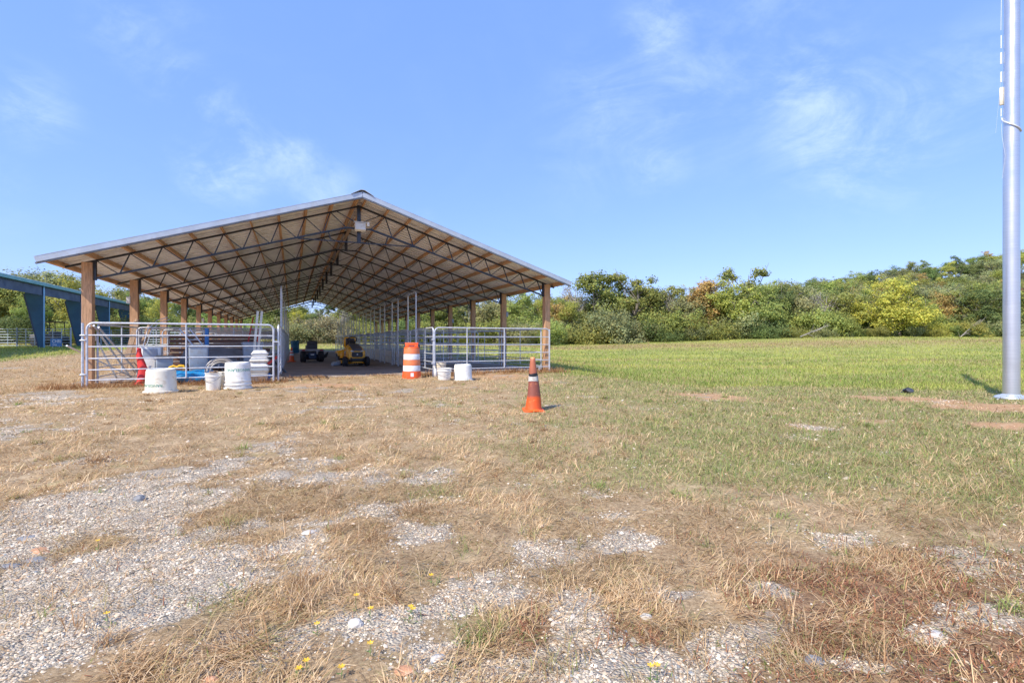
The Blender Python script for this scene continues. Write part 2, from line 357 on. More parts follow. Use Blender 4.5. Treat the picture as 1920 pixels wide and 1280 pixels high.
def ground_mat():
    m = bpy.data.materials.new('ground'); m.use_nodes = True; q = NT(m.node_tree)
    tc = q.n('ShaderNodeTexCoord').outputs['Object']
    a = q.n('ShaderNodeAttribute', attribute_name='mask'); s3 = q.n('ShaderNodeSeparateColor', ins={0: a.outputs[0]})
    gr0, gn0, rd, so_ = s3.outputs[0], s3.outputs[1], s3.outputs[2], a.outputs['Alpha']
    a2 = q.n('ShaderNodeAttribute', attribute_name='mask2'); s4 = q.n('ShaderNodeSeparateColor', ins={0: a2.outputs[0]}); lush = s4.outputs[0]; hill = s4.outputs[1]; mband = s4.outputs[2]
    n1 = q.noise(tc, 55, 8, .82); n2 = q.noise(tc, 6, 5, .65, .6); n3 = q.noise(tc, 1.1, 4, .6)
    nf = q.noise(tc, 24, 6, .72, .5); gr = q.rng(q.math('ADD', gr0, q.math('MULTIPLY', q.math('SUBTRACT', nf, .5), 1.5)), .34, .62)
    gn = q.math('MULTIPLY', gn0, q.rng(q.noise(tc, 13, 5, .7), .25, .6, .35, 1.0))
    st = q.n('ShaderNodeMapping', ins={'Vector': tc, 'Rotation': (0, 0, .5), 'Scale': (40, 90, 10)}).outputs[0]
    fib = q.noise(st, 1.0, 4, .6, 1.2)
    straw = q.mix(q.rng(n1, .3, .72), (.17, .11, .06), (.56, .41, .24))
    straw = q.mix(q.math('MULTIPLY', q.rng(fib, .5, .68), .55), straw, (.66, .50, .31))
    straw = q.mix(q.math('MULTIPLY', q.rng(n2, .55, .75), .5), straw, (.20, .115, .06))
    mo = q.noise(tc, 3.1, 9, .78, .3)
    straw = q.mix(q.rng(mo, .52, .66, 0, .75), straw, (.66, .50, .31)); straw = q.mix(q.rng(mo, .48, .34, 0, .7), straw, (.24, .16, .085))
    straw = q.mix(q.rng(q.noise(tc, 1.9, 7, .75, .5), .54, .68, 0, .45), straw, (.33, .32, .13))
    # crushed slate gravel
    vo = q.n('ShaderNodeTexVoronoi', ins={'Vector': q.n('ShaderNodeMapping', ins={'Vector': tc, 'Scale': (95, 130, 95)}).outputs[0], 'Scale': 1.0, 'Randomness': 1.0})
    vc = q.n('ShaderNodeSeparateColor', ins={0: vo.outputs['Color']})
    stone = q.mix(vc.outputs[0], (.34, .295, .23), (.68, .59, .45))
    stone = q.mix(q.math('MULTIPLY', q.rng(vc.outputs[1], .86, .92), .7), stone, (.5, .28, .16))
    stone = q.mix(q.math('MULTIPLY', q.rng(vc.outputs[2], .8, .9), .7), stone, (.27, .27, .26))
    stone = q.mix(q.rng(vo.outputs['Distance'], .5, .85, 0, .45), stone, (.22, .18, .145))
    stone = q.mix(q.rng(n2, .35, .75, 0, .6), stone, (.52, .44, .34))
    soil = q.mix(q.rng(n1, .3, .7), (.34, .185, .10), (.58, .36, .20))
    soil = q.mix(q.math('MULTIPLY', q.rng(n2, .5, .7), .4), soil, (.58, .45, .31))
    redc = q.mix(q.rng(n1, .35, .7), (.13, .07, .04), (.42, .25, .14))
    grass = q.mix(q.rng(n1, .3, .7), (.13, .135, .05), (.34, .33, .13))
    lc = q.mix(q.rng(n1, .3, .7), (.23, .27, .06), (.40, .44, .11))
    # meadow: bands of seed heads
    mb = q.n('ShaderNodeMapping', ins={'Vector': tc, 'Scale': (.035, .11, .1)}).outputs[0]
    band = q.noise(mb, 1.0, 6, .62, .4)
    lc = q.mix(q.rng(band, .50, .68, 0, .62), lc, (.32, .205, .10))
    lc = q.mix(q.rng(q.noise(mb, 2.7, 5, .6), .5, .7, 0, .45), lc, (.33, .31, .12))
    lc = q.mix(q.rng(q.noise(tc, .9, 5, .7), .5, .75, 0, .35), lc, (.15, .20, .05))
    lc = q.mix(q.math('MULTIPLY', mband, .8), lc, (.36, .235, .12))
    grass = q.mix(lush, grass, lc)
    c = q.mix(so_, straw, soil)
    c = q.mix(q.math('MULTIPLY', rd, .75), c, redc)
    c = q.mix(q.math('MULTIPLY', gn, .92), c, grass)
    c = q.mix(gr, c, stone)
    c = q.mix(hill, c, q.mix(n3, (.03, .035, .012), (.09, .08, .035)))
    b = q.n('ShaderNodeBsdfPrincipled', ins={'Base Color': c, 'Roughness': .95, 'Specular IOR Level': .15})
    hgt = q.math('ADD', q.math('MULTIPLY', n1, .6), q.math('MULTIPLY', q.math('SUBTRACT', 1.0, vo.outputs['Distance']), gr))
    bp = q.n('ShaderNodeBump', ins={'Strength': .75, 'Distance': .02, 'Height': q.math('ADD', hgt, n2)}); q.l(bp.outputs[0], b.inputs['Normal'])
    q.l(b.outputs[0], q.n('ShaderNodeOutputMaterial').inputs[0]); return m
M['ground'] = ground_mat()
M['floor'] = mat('barn_dirt', (.30, .255, .22), .95, 0, .22, 1.2, (.30, .26, .22), .5, .8, 18)

# ------------------------------------------------------------------ ground: one sheet to the horizon
def build_ground():
    na = 900; rr = [0.0]; r = .5
    while r < 900: rr.append(r); r *= 1.016 if r < 60 else 1.035
    rr = np.array(rr[1:]); ang = np.linspace(0, 2*np.pi, na, endpoint=False)
    # finer sectors towards the field of view (front), coarse behind
    t = ang/(2*np.pi); ang = np.pi/2 + 2*np.pi*(t-.5) - .82*np.sin(2*np.pi*(t-.5))*-1*0 
    ang = np.pi/2 + (np.sign(t-.5))*np.abs(2*(t-.5))**1.7*np.pi
    RR, AA = np.meshgrid(rr, ang, indexing='ij')
    X = RR*np.cos(AA); Y = RR*np.sin(AA)
    Z = ter(X, Y)
    near = (1-S(RR, 14, 30))
    bump = (fbm(X, Y, 4, 1.7)-.5)*.07*near + (fbm(X+9, Y+3, 3, 9.0)-.5)*.022*(1-S(RR, 4, 9))
    v = -X*ST+Y*CT; u = X*CT+Y*ST
    inb = S(v, 14.7, 15.2)*S(u, -5.2, -4.8)*(1-S(u, 8.3, 8.6))*(1-S(v, 52, 54))
    Z = Z+bump*(1-inb)-.03*inb
    ve = np.stack([X.ravel(), Y.ravel(), Z.ravel()], 1); nr = len(rr)
    i = np.arange(nr-1)[:, None]*na; j = np.arange(na)[None, :]; j2 = (j+1) % na
    q = np.stack([(i+j).ravel(), (i+na+j).ravel(), (i+na+j2).ravel(), (i+j2).ravel()], 1)
    ve = np.vstack([ve, [[0, 0, float(ter(0, 0))]]]); c = len(ve)-1
    tri = np.stack([np.full(na, c), np.arange(na), (np.arange(na)+1) % na], 1)
    loops = np.concatenate([q.ravel(), tri.ravel()]); tot = np.concatenate([np.full(len(q), 4), np.full(na, 3)])
    st = np.concatenate([[0], np.cumsum(tot)[:-1]])
    g, gn, rd, so_, lush = fields(ve[:, 0], ve[:, 1])
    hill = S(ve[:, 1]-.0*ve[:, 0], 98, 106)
    mb = meadow_band(ve[:, 0], ve[:, 1]); m1 = np.stack([g, gn, rd, so_], 1); m2 = np.stack([lush, hill, mb, lush*0+1], 1)
    o = npmesh('ground', ve, loops, st, tot, M['ground'], {'mask': m1, 'mask2': m2}, 'structure')
    o.data.polygons.foreach_set('use_smooth', [True]*len(o.data.polygons))
    return o
build_ground()
def gz(x, y):                              # height of the sheet incl. near bumps
    RR = np.hypot(x, y); near = (1-S(RR, 14, 30))
    return ter(x, y)+(fbm(x, y, 4, 1.7)-.5)*.07*near+(fbm(x+9, y+3, 3, 9.0)-.5)*.022*(1-S(RR, 4, 9))
def gzf(x, y): return float(gz(np.array([x]), np.array([y]))[0])

# barn floor: compacted dirt
fm = MB(); nu, nv = 40, 60; vs = []; fs = []
for j in range(nv+1):
    for i in range(nu+1):
        u_ = -4.9+13.2*i/nu; t = j/nv; v_ = 15.0+37.05*t**1.4
        if j == 0: v_ += .22*math.sin(u_*3.1)+.14*math.sin(u_*7.7+1)
        z_ = .012+(.02*math.sin(u_*1.7+v_*.9)*math.sin(v_*1.3) if 0 < j < nv and 0 < i < nu else 0)+(-.05 if j == 0 else 0)
        vs.append(uv(u_, v_, z_))
for j in range(nv):
    for i in range(nu): a = j*(nu+1)+i; fs.append((a, a+1, a+nu+2, a+nu+1))
fm.add(vs, fs); fl = fm.build('barn_floor', M['floor'], smooth=True); fl['kind'] = 'structure'

# ------------------------------------------------------------------ pole barn
V0, SPC, NB = 14.6, 3.7, 11
UL, UR, UM = -4.42, 7.91, 1.743
ZL, ZR, ZA = 2.90, 2.96, 4.93              # truss seats and apex of the top chord
barn = thing('pole_barn', 'long open pole barn with metal gable roof on wooden posts and black steel trusses', 'barn', uv(0, 0), TH)
def ztop(u): return (ZL+(ZA-ZL)*(u-UL)/(UM-UL)) if u < UM else (ZR+(ZA-ZR)*(UR-u)/(UR-UM))
def zbot(u):
    if u < UM: t = (u-UL)/(UM-UL); return ztop(u)-(.42+.12*t)
    t = (UR-u)/(UR-UM); return ztop(u)-(.42+.12*t)
# posts
pm = MB(); pm.box((0, 0, 0), (.2, .2, 1.0), bev=.006)
for n_ in range(NB):
    for (u_, z_) in ((UL, ZL), (UR, ZR)):
        b = MB(); b.box((u_, V0+SPC*n_, (z_-.3)/2), (.2, .2, z_+.3-.01), bev=.006)
        b.build('post', M['post_wood'], barn)
# trusses
pu_l = [UM-.12-.655*i for i in range(11)]; pu_r = [UM+.12+.632*i for i in range(11)]
def truss(v, front):
    b = MB(); W = .045
    b.beam((UL-.42, v, ztop(UL-.42)), (UM, v, ZA), W, W); b.beam((UM, v, ZA), (UR+.3, v, ztop(UR+.3)), W, W)
    eb_l = zbot(UL+.13); eb_r = zbot(UR-.13)
    b.beam((UL+.13, v, eb_l), (UM-.35, v, zbot(UM-.35)), W, W); b.beam((UM+.35, v, zbot(UM+.35)), (UR-.13, v, eb_r), W, W)
    for (u_, zb) in ((UL+.13, eb_l), (UR-.13, eb_r)):
        b.beam((u_, v, zb-.04), (u_, v, ztop(u_)), .055, .07, up=(0, 1, 0))
    b.beam((UM, v, ZA+.02), (UM, v, 3.88 if front else 4.25), .10, .10, up=(0, 1, 0))
    b.beam((UM-.35, v, zbot(UM-.35)), (UM+.35, v, zbot(UM+.35)), W*.9, W*.9)
    for lst, sg in ((pu_l, -1), (pu_r, 1)):
        tops = [u_ for u_ in lst[1:10]]
        for i, tu in enumerate(tops):
            bu = tu+sg*.20; bz = zbot(bu)
            if sg*(bu-UM) < .35: continue
            lim = (UL+.13) if sg < 0 else (UR-.13)
            if sg*(bu-lim) > 0: bu = lim
            b.beam((tu, v, ztop(tu)), (bu, v, zbot(bu)), .026, .026)
            prev = tu-sg*.63
            bu2 = prev+sg*.20
            if sg*(bu2-UM) > .3: b.beam((tu, v+.004, ztop(tu)), (bu2, v+.004, zbot(bu2)), .022, .022)
    b.beam((UM, v, 4.42), (UM-.62, v, ztop(UM-.62)), .022, .022); b.beam((UM, v, 4.42), (UM+.62, v, ztop(UM+.62)), .022, .022)
    if front:
        b.beam((UM-1.62, v-.03, 3.86), (UM+1.66, v-.03, 3.88), .03, .03)
        for du in (-.75, .75): b.beam((UM+du, v-.03, 3.87), (UM+du*1.12, v, zbot(UM+du)), .025, .025)
    return b.build('truss', M['black_steel'], barn)
for n_ in range(NB): truss(V0+SPC*n_, n_ == 0)
# purlins
VF, VB = V0-.8, V0+SPC*(NB-1)+.7
for lst, sg, ex in ((pu_l, -1, None), (pu_r, 1, None)):
    for u_ in lst:
        zt = ztop(u_)+.028; sl = math.atan((ZA-ZL)/(UM-UL)) if sg < 0 else -math.atan((ZA-ZR)/(UR-UM))
        b = MB(); b.box((u_, (VF+VB)/2, zt+.062), (.045, VB-VF-.04, .122), rot=(0, -sl, 0)); b.build('purlin', M['purlin_wood'], barn)
# roof sheets with ribs running from ridge to eave
def roof(sg):
    ue = UL-.64 if sg < 0 else UR+.47
    seg = []; v_ = VF; 
    while v_ < VB:
        seg += [(v_, 0), (v_+.135, 0), (v_+.145, .045), (v_+.275, .045)]; v_ += .285
    b = MB(); vs = []
    for (vv, dz) in seg:
        for u_ in (UM-sg*0.0, ue): vs.append((u_, vv, ztop(u_)+.158+dz))
    n = len(seg); b.add(vs, [(2*i, 2*i+1, 2*i+3, 2*i+2) for i in range(n-1)])
    o = b.build('roof_panel', M['galv_roof'], barn); return o
roof(-1); roof(1)
for sg in (-1, 1):                                          # gable trim, an L of sheet metal
    ue = UL-.66 if sg < 0 else UR+.49
    b = MB(); a = Vector((UM, VF-.02, ZA+.125)); e = Vector((ue, VF-.02, ztop(ue)+.125))
    b.beam(a, e, .012, .13); b.beam(a+Vector((0, .055, .062)), e+Vector((0, .055, .062)), .13, .010)
    b.build('gable_trim', M['trim'], barn)
    b = MB(); b.beam(a+Vector((0, .03, -.085)), e+Vector((0, .03, -.085)), .05, .035); b.build('trim_batten', M['grey_metal'], barn)
    b = MB(); b.beam((ue, VF, ztop(ue)+.15), (ue, VB, ztop(ue)+.15), .03, .05); b.build('eave_trim', M['trim'], barn)
b = MB()
secs = []
for vv in (VF-.06, VB+.04):
    secs.append([(UM-.30, vv, ztop(UM-.30)+.20), (UM-.14, vv, ztop(UM-.14)+.245), (UM-.05, vv, ZA+.245), (UM+.05, vv, ZA+.245), (UM+.14, vv, ztop(UM+.14)+.245), (UM+.30, vv, ztop(UM+.30)+.20),
                 (UM+.30, vv, ztop(UM+.30)+.19), (UM+.05, vv, ZA+.232), (UM-.05, vv, ZA+.232), (UM-.30, vv, ztop(UM-.30)+.19)])
b.loft(secs); b.build('ridge_cap', M['trim'], barn)
# ridge board, floodlight, switch boxes
b = MB(); b.beam((UM-.14, V0, ZA-.42), (UM-.10, V0+7.4, ZA-.40), .04, .14); b.build('brace_board', M['old_wood'], barn)
b = MB(); b.box((0, 0, 0), (.30, .12, .24), rot=(R(-18), 0, 0), bev=.02); b.box((0, .09, .15), (.34, .16, .02)); b.box((.22, .02, .1), (.07, .07, .12))
flo = b.build('floodlight', M['fix_white'], barn, loc=(UM+.02, V0-.16, 4.30))
b = MB(); b.box((0, -.066, 0), (.25, .012, .19), rot=(R(-18), 0, 0)); b.build('lamp_lens', M['white_plastic'], flo)
for (u_, n_, z_) in ((UL-.13, 1, 2.28), (UR+.12, 1, 2.12), (UR+.12, 3, 2.12), (UL+.2, 4, 2.1)):
    b = MB(); b.box((u_, V0+SPC*n_-.08, z_), (.10, .08, .2), bev=.01); b.build('switch_box', M['grey_plastic'] if u_ > 0 else M['white_plastic'], barn)

# ------------------------------------------------------------------ galvanised pipe panels and gates
RAILS = (1.165, .91, .65, .40)
def panel(name, label, cat, L, loc, rz, group=None, H=1.435, parts=True, legs=True, uprights=(.5,), bottom=.175, rails=RAILS, rt=.023, rr=.0155, zoff=0):
    t = thing(name, label, cat, loc, rz, group)
    rc = .13
    fr = MB()
    p = [(0, 0, .02 if legs else bottom), (0, 0, H-rc)]+[tuple(q) for q in arc((rc, 0, H-rc), rc, 180, 90, 5)[1:]]+[tuple(q) for q in arc((L-rc, 0, H-rc), rc, 90, 0, 5)]+[(L, 0, .02 if legs else bottom)]
    fr.tube(p, rt, 8); fr.tube([(0, 0, bottom), (L, 0, bottom)], rr, 6)
    if parts:
        fr.build('frame', M['galv'], t, True)
        for z_ in rails:
            b = MB(); b.tube([(0, 0, z_), (L, 0, z_)], rr, 6); b.build('rail', M['galv'], t, True)
        for q in uprights:
            b = MB(); b.tube([(L*q, -.02, bottom), (L*q, -.02, H-.01)], rr*1.15, 6); b.build('upright', M['galv'], t, True)
    else:
        for z_ in rails: fr.tube([(0, 0, z_), (L, 0, z_)], rr, 5)
        for q in uprights: fr.tube([(L*q, -.02, bottom), (L*q, -.02, H-.01)], rr*1.15, 5)
        fr.build('frame', M['galv'], t, True)
    return t
g1 = panel('livestock_gate', 'galvanized six-rail pipe gate across the left front bay with white tubs before it', 'gate', 3.67, uv(-4.11, 13.5, 0), TH, 'galvanized gates across the barn front')
b = MB(); b.tube([(-.075, 0, -.05), (-.075, 0, 1.43)], .024, 8); b.build('hinge_post', M['galv'], g1, True)
for z_ in (.3, 1.05, 1.16):
    b = MB(); b.box((-.06, -.01, z_), (.10, .04, .035), bev=.008); b.tube([(-.12, -.03, z_), (-.03, -.03, z_)], .012, 6); b.build('hinge', M['galv'], g1, True)
b = MB(); b.tube([(3.67, -.02, 1.02), (3.80, -.03, 1.0), (3.80, -.04, .93)], .010, 5); b.box((3.74, -.02, 1.02), (.13, .03, .03)); b.build('latch', M['galv'], g1, True)
g2 = panel('livestock_gate', 'galvanized six-rail pipe gate across the right front bay, beside the striped drum', 'gate', 3.93, uv(3.90, 14.25, 0), TH, 'galvanized gates across the barn front', uprights=(.26, .58))
b = MB(); b.tube([(3.94, .0, -.1), (3.94, 0, 1.42)], .023, 8); b.tube([(3.55, 0, -.12), (3.55, 0, .18)], .02, 6); b.build('hinge_post', M['galv'], g2, True)
for z_ in (1.08, .36):
    b = MB(); b.box((-.05, -.01, z_), (.09, .04, .05)); b.build('latch', M['galv'], g2, True)

NST = 11; VP = 3.12
ORD = ['first', 'second', 'third', 'fourth', 'fifth', 'sixth', 'seventh', 'eighth', 'ninth', 'tenth', 'eleventh']
def bow(loc, rz, label, group):
    t = thing('bow_gate', label, 'gate', loc, rz, group); L = 1.27
    b = MB(); rc = .12; H = 2.72
    p = [(0, 0, 0), (0, 0, H-rc)]+[tuple(q) for q in arc((rc, 0, H-rc), rc, 180, 90, 4)[1:]]+[tuple(q) for q in arc((L-rc, 0, H-rc), rc, 90, 0, 4)]+[(L, 0, 0)]
    b.tube(p, .024, 8); b.build('tall_frame', M['galv'], t, True)
    b = MB(); p = [(.05, 0, .14), (.05, 0, 1.32)]+[tuple(q) for q in arc((.13, 0, 1.32), .08, 180, 90, 3)[1:]]+[tuple(q) for q in arc((L-.13, 0, 1.32), .08, 90, 0, 3)]+[(L-.05, 0, .14)]
    b.tube(p, .02, 6)
    for z_ in (.14, .36, .6, .84, 1.08, 1.25): b.tube([(.05, 0, z_), (L-.05, 0, z_)], .015, 5)
    b.build('gate_leaf', M['galv'], t, True); return t
SIDES = ((-.33, 'left'), (3.86, 'right'))
proto_b = None
for (u_, side) in SIDES:
    for i in range(NST):
        if side == 'left' and i not in (0, 2, 4, 7, 10): continue
        v_ = 16.5+VP*i
        lab = f'{ORD[i] if u_ > 0 else ORD[(0, 2, 4, 7, 10).index(i)]} tall arched pipe gate frame from the front, {side} side of the aisle'
        if i == 0: lab = f'nearest tall arched pipe gate frame on the {side} side of the aisle'
        if i == 1: lab = f'second nearest tall arched pipe gate frame on the {side} side of the aisle'
        if proto_b is None: t = proto_b = bow(uv(u_, v_), TH+R(90), lab, 'arched walk-through gates along the aisle')
        else:
            t = copy_tree(proto_b); t.location = uv(u_, v_); t['label'] = lab
# aisle panels
for (u_, side) in SIDES:
    v0 = 13.55 if side == 'left' else 14.25
    panel('stall_panel', f'front galvanized pipe panel on the {side} side of the aisle, nearest the doorway', 'stall panel', 16.42-v0, uv(u_, v0), TH+R(90), 'pipe panels lining the aisle')
    near = panel('stall_panel', f'first short pipe panel from the front between arched gates, {side} of the aisle', 'stall panel', 1.77, uv(u_, 17.81), TH+R(90), 'pipe panels lining the aisle', uprights=())
    far = None
    for i in range(1, NST):
        if i < 4: t = copy_tree(near)
        elif far is None: t = far = panel('stall_panel', near['label'], 'stall panel', 1.77, uv(u_, 0), TH+R(90), 'pipe panels lining the aisle', parts=False, uprights=())
        else: t = copy_tree(far)
        t['label'] = f'{ORD[i]} short pipe panel from the front between arched gates, {side} of the aisle'; t.location = uv(u_, 17.81+VP*i)
# partitions between the stalls and outer rows
for (ua, ub, side) in ((-4.25, -.42, 'left'), (3.95, 7.78, 'right')):
    near = None; far = None
    lab = f'galvanized pipe partition between two stalls in the {side} row'
    for i in range(NST):
        v_ = 17.83+VP*i
        if i == 0: t = panel('stall_panel', f'foremost pipe partition across the {side} row of stalls', 'stall panel', ub-ua, uv(ua, v_), TH, 'pipe partitions between stalls', uprights=(.33, .66)); near = t
        elif i < 3: t = copy_tree(near)
        elif far is None: t = far = panel('stall_panel', lab, 'stall panel', ub-ua, uv(ua, v_), TH, 'pipe partitions between stalls', parts=False, uprights=(.33, .66))
        else: t = copy_tree(far)
        if i: t['label'] = f'{ORD[i]} pipe partition from the front across the {side} row of stalls'
        t.location = uv(ua, v_)
for (u_, side) in ((UL+.14, 'left'), (UR-.14, 'right')):
    near = far = None; lab = f'galvanized pipe panel along the {side} outer posts of the barn'
    for i in range(NB-1):
        v_ = V0+.12+SPC*i
        if i == 0: t = near = panel('stall_panel', f'foremost pipe panel along the {side} outer posts', 'stall panel', 3.46, uv(u_, v_), TH+R(90), 'pipe panels along the outer posts')
        elif i < 3: t = copy_tree(near)
        elif far is None: t = far = panel('stall_panel', lab, 'stall panel', 3.46, uv(u_, v_), TH+R(90), 'pipe panels along the outer posts', parts=False)
        else: t = copy_tree(far)
        if i: t['label'] = f'{ORD[i]} pipe panel from the front along the {side} outer posts of the barn'
        t.location = uv(u_, v_)
for i in range(4):
    b = MB(); b.box((0, .9, .29), (.012, 2.9, .52)); b.beam((.03, -.55, .56), (.03, 2.35, .56), .04, .05); b.beam((.03, -.55, .05), (.03, 2.35, .05), .04, .05)
    o = b.build('kick_board', M['white_plastic']); o.location = uv(4.05, 18.4+VP*i); o.rotation_euler.z = TH
    tag(o, f'{ORD[i]} low white board from the front behind the lower rails right of the aisle' if i else 'nearest low white board behind the lower rails right of the aisle', 'board', 'white kick boards of the right stalls')

# ------------------------------------------------------------------ text helper
def text_verts(s, size):
    cu = bpy.data.curves.new('t', 'FONT'); cu.body = s; cu.size = size; cu.align_x = 'CENTER'; cu.align_y = 'CENTER'; cu.extrude = 0; cu.resolution_u = 3
    o = bpy.data.objects.new('t', cu); C.objects.link(o); dg = bpy.context.evaluated_depsgraph_get()
    me = bpy.data.meshes.new_from_object(o.evaluated_get(dg)); bpy.data.objects.remove(o); bpy.data.curves.remove(cu)
    V = [v.co.copy() for v in me.vertices]; Fc = [tuple(p.vertices) for p in me.polygons]; bpy.data.meshes.remove(me); return V, Fc

# ------------------------------------------------------------------ tubs, buckets, cones, drum
def tub(name, label, loc, rb, rtop, h, m, text=None, rims=1, group=None, rz=0.0):
    """upturned tub: wide rim on the ground, narrower closed base on top"""
    t = thing(name, label, 'tub', loc, rz, group)
    b = MB(); b.lathe([(rb*.97, .0), (rb*.97, .03), (rb*.93, .05), (rtop*1.02, h-.05), (rtop*.98, h-.015), (rtop*.93, h), (rtop*.80, h), (rtop*.78, h-.012), (.01, h-.012)], 48, cap0=False)
    b.build('body', m, t, True)
    for i in range(rims):
        z0 = .0+i*.075; r0 = rb*(1-.035*i)
        b = MB(); b.lathe([(r0*.98, z0+.002), (r0*1.045, z0+.004), (r0*1.055, z0+.02), (r0*1.045, z0+.04), (r0*.96, z0+.048)], 48, cap0=False, cap1=False); b.build('rim', m, t, True)
    if text:
        V, Fc = text_verts(text[0], text[1]); zc = text[2]; az = text[3]; flip = text[4]
        vs = []
        for p in V:
            x, y = (-p.x, -p.y) if flip else (p.x, p.y)
            z_ = zc+y; rr_ = (rb*.93+(rtop*1.02-rb*.93)*(z_-.05)/(h-.10))+.004; a = az+x/rr_
            vs.append((rr_*math.cos(a), rr_*math.sin(a), z_))
        b = MB(); b.add(vs, Fc); b.build('lettering', M['text_green'], t)
    return t
def G(px, py, z=0): p = spot(px, py, z); p.z = gzf(p.x, p.y); return p
AZC = lambda p: math.atan2(-p.y, -p.x)       # azimuth from a thing towards the viewer's side
p = spot(302, 736, 0); p.z = gzf(p.x, p.y)-.01
tub('feed_tub', 'large cream tub upside down by the red cone at the left gate', p, .285, .245, .47, M['cream_plastic'], ('BANGELAND'.replace('B', 'R'), .075, .16, AZC(p)-.75, True), group='upturned tubs before the barn')
p = spot(446, 729, 0); p.z = gzf(p.x, p.y)-.01
tub('feed_tub', 'white upturned tub with green lettering and stacked rims beside the white bucket', p, .265, .24, .57, M['white_plastic'], ('RANGELAND', .088, .41, AZC(p)+.04, True), rims=3, group='upturned tubs before the barn')
p = spot(868, 712, 0); p.z = gzf(p.x, p.y)-.02
tub('feed_tub', 'plain white upturned tub at the right gate, right of two buckets', p, .26, .225, .44, M['white_plastic'], group='upturned tubs before the barn')
def bucket(label, loc, r, h, m, group='buckets on the grass', debris=False, rz=0, handle=True):
    t = thing('bucket', label, 'bucket', loc, rz, group); b = MB()
    b.lathe([(r*.86, 0), (r*.88, .01), (r*.97, h-.09), (r*1.05, h-.085), (r*1.05, h-.065), (r*.98, h-.06), (r*1.0, h-.012), (r*1.06, h-.01), (r*1.06, h), (r*.93, h), (r*.90, h-.06), (.01, h-.07)], 32)
    b.build('body', m, t, True)
    if handle:
        b = MB(); pts = [(r*1.05*math.cos(R(a)), r*1.05*math.sin(R(a))-.0, h-.075-.11*math.sin(R(a-180)) if a > 180 else h-.07) for a in range(180, 361, 15)]; b.tube(pts, .004, 5); b.build('handle', M['grey_metal'], t, True)
    if debris:
        b = MB()
        for i in range(9):
            a = random.uniform(0, 6.28); rr_ = random.uniform(0, r*.6); b.box((rr_*math.cos(a), rr_*math.sin(a), h-.03+random.uniform(0, .05)), (.10, .05, .012), rot=(random.uniform(-.6, .6), random.uniform(-.6, .6), a))
        b.build('wood_scraps', M['old_wood'], t)
    return t
bucket('white bucket full of scraps between the two big tubs', G(400, 731), .150, .37, M['white_plastic'], debris=True)
bucket('cream bucket half hidden behind the scrap-filled white bucket', G(412, 727), .150, .36, M['cream_plastic'], handle=False)
bucket('squat white bucket with wire handle at the right gate', G(833, 713), .185, .31, M['white_plastic'])
bucket('pale bucket inside the right gate, behind the squat white one', uv(4.25, 14.75, .01), .155, .37, M['cream_plastic'], handle=False)
t = thing('plastic_jug', 'white plastic jug by the left leg of the right gate', 'jug', G(815, 706), 0)
b = MB(); b.box((0, 0, .12), (.13, .13, .24), bev=.03); b.lathe([(.05, .23), (.03, .27), (.03, .30), (.035, .30), (.035, .33)], 16); b.build('body', M['white_plastic'], t, True)

def cone(label, loc, h, rbase, base, m_body, m_base, bands=(), slump=0, group='traffic cones', lean=(0, 0), rz=0.0):
    t = thing('traffic_cone', label, 'traffic cone', loc, rz, group)
    prof = [(rbase, .03), (rbase*.95, .05)]+[(rbase*.95+(.035-rbase*.95)*q, .05+(h-.06)*q) for q in (.15, .3, .45, .6, .75, .9, 1.0)]+[(.028, h), (.02, h-.01)]
    b = MB(); n = 28; vs = []
    for i, (r_, z_) in enumerate(prof):
        for q in range(n):
            a = 2*math.pi*q/n; rr_ = r_*(1+slump*.22*math.sin(3*a+z_*17)*math.sin(z_*11+1)); ox = slump*.05*math.sin(z_*6); 
            vs.append((rr_*math.cos(a)+ox+lean[0]*z_, rr_*math.sin(a)+lean[1]*z_, z_))
    b.add(vs, [(i*n+q, i*n+(q+1) % n, (i+1)*n+(q+1) % n, (i+1)*n+q) for i in range(len(prof)-1) for q in range(n)])
    b.build('body', m_body, t, True)
    b = MB(); secs = []
    for (s_, z_) in ((base*.5, .0), (base*.5, .02), (base*.44, .032), (rbase*.98, .036)):
        r8 = []
        for q in range(32):
            a = 2*math.pi*q/32; cx, cy = math.cos(a), math.sin(a); kk = 1/max(abs(cx), abs(cy)); kk = 1+(kk-1)*.8
            if z_ > .033: kk = 1
            r8.append((cx*s_*kk, cy*s_*kk, z_+(slump*.02+.006)*math.sin(3*a)))
        secs.append(r8)
    b.loft(secs); b.build('base', m_base, t, True)
    for (z0, z1, mm) in bands:
        b = MB(); f = lambda z_: (rbase*.95+(.035-rbase*.95)*((z_-.05)/(h-.06)))+.0035
        n = 28; vs = []
        for z_ in (z0, z1):
            for q in range(n):
                a = 2*math.pi*q/n; dz = .006*math.sin(2*a+z_*40)*(1 if mm is not M['white_tape'] else .9)
                vs.append((f(z_)*math.cos(a)+lean[0]*z_, f(z_)*math.sin(a)+lean[1]*z_, z_+dz))
        b.add(vs, [(q, (q+1) % n, n+(q+1) % n, n+q) for q in range(n)]); b.build('band', mm, t, True)
    return t
cone('old traffic cone with brown top, orange skirt and taped white band, alone on the grass', G(1000, 770), .80, .128, .31, M['old_cone'], M['orange'], ((.445, .52, M['dull_tape']), (.515, .56, M['black'])), rz=R(8), slump=.15)
cone('battered red cone inside the left gate next to the cream tub', uv(-3.20, 13.78, gzf(*uv(-3.20, 13.78).xy)), .86, .14, .40, M['red_cone'], M['red_cone'], slump=1.0, rz=.3)
cone('small orange cone with white bands in the aisle left of the mowers', uv(-.05, 26.0, .01), .70, .125, .34, M['orange'], M['orange'], ((.30, .40, M['white_tape']), (.47, .53, M['white_tape'])), rz=.2)

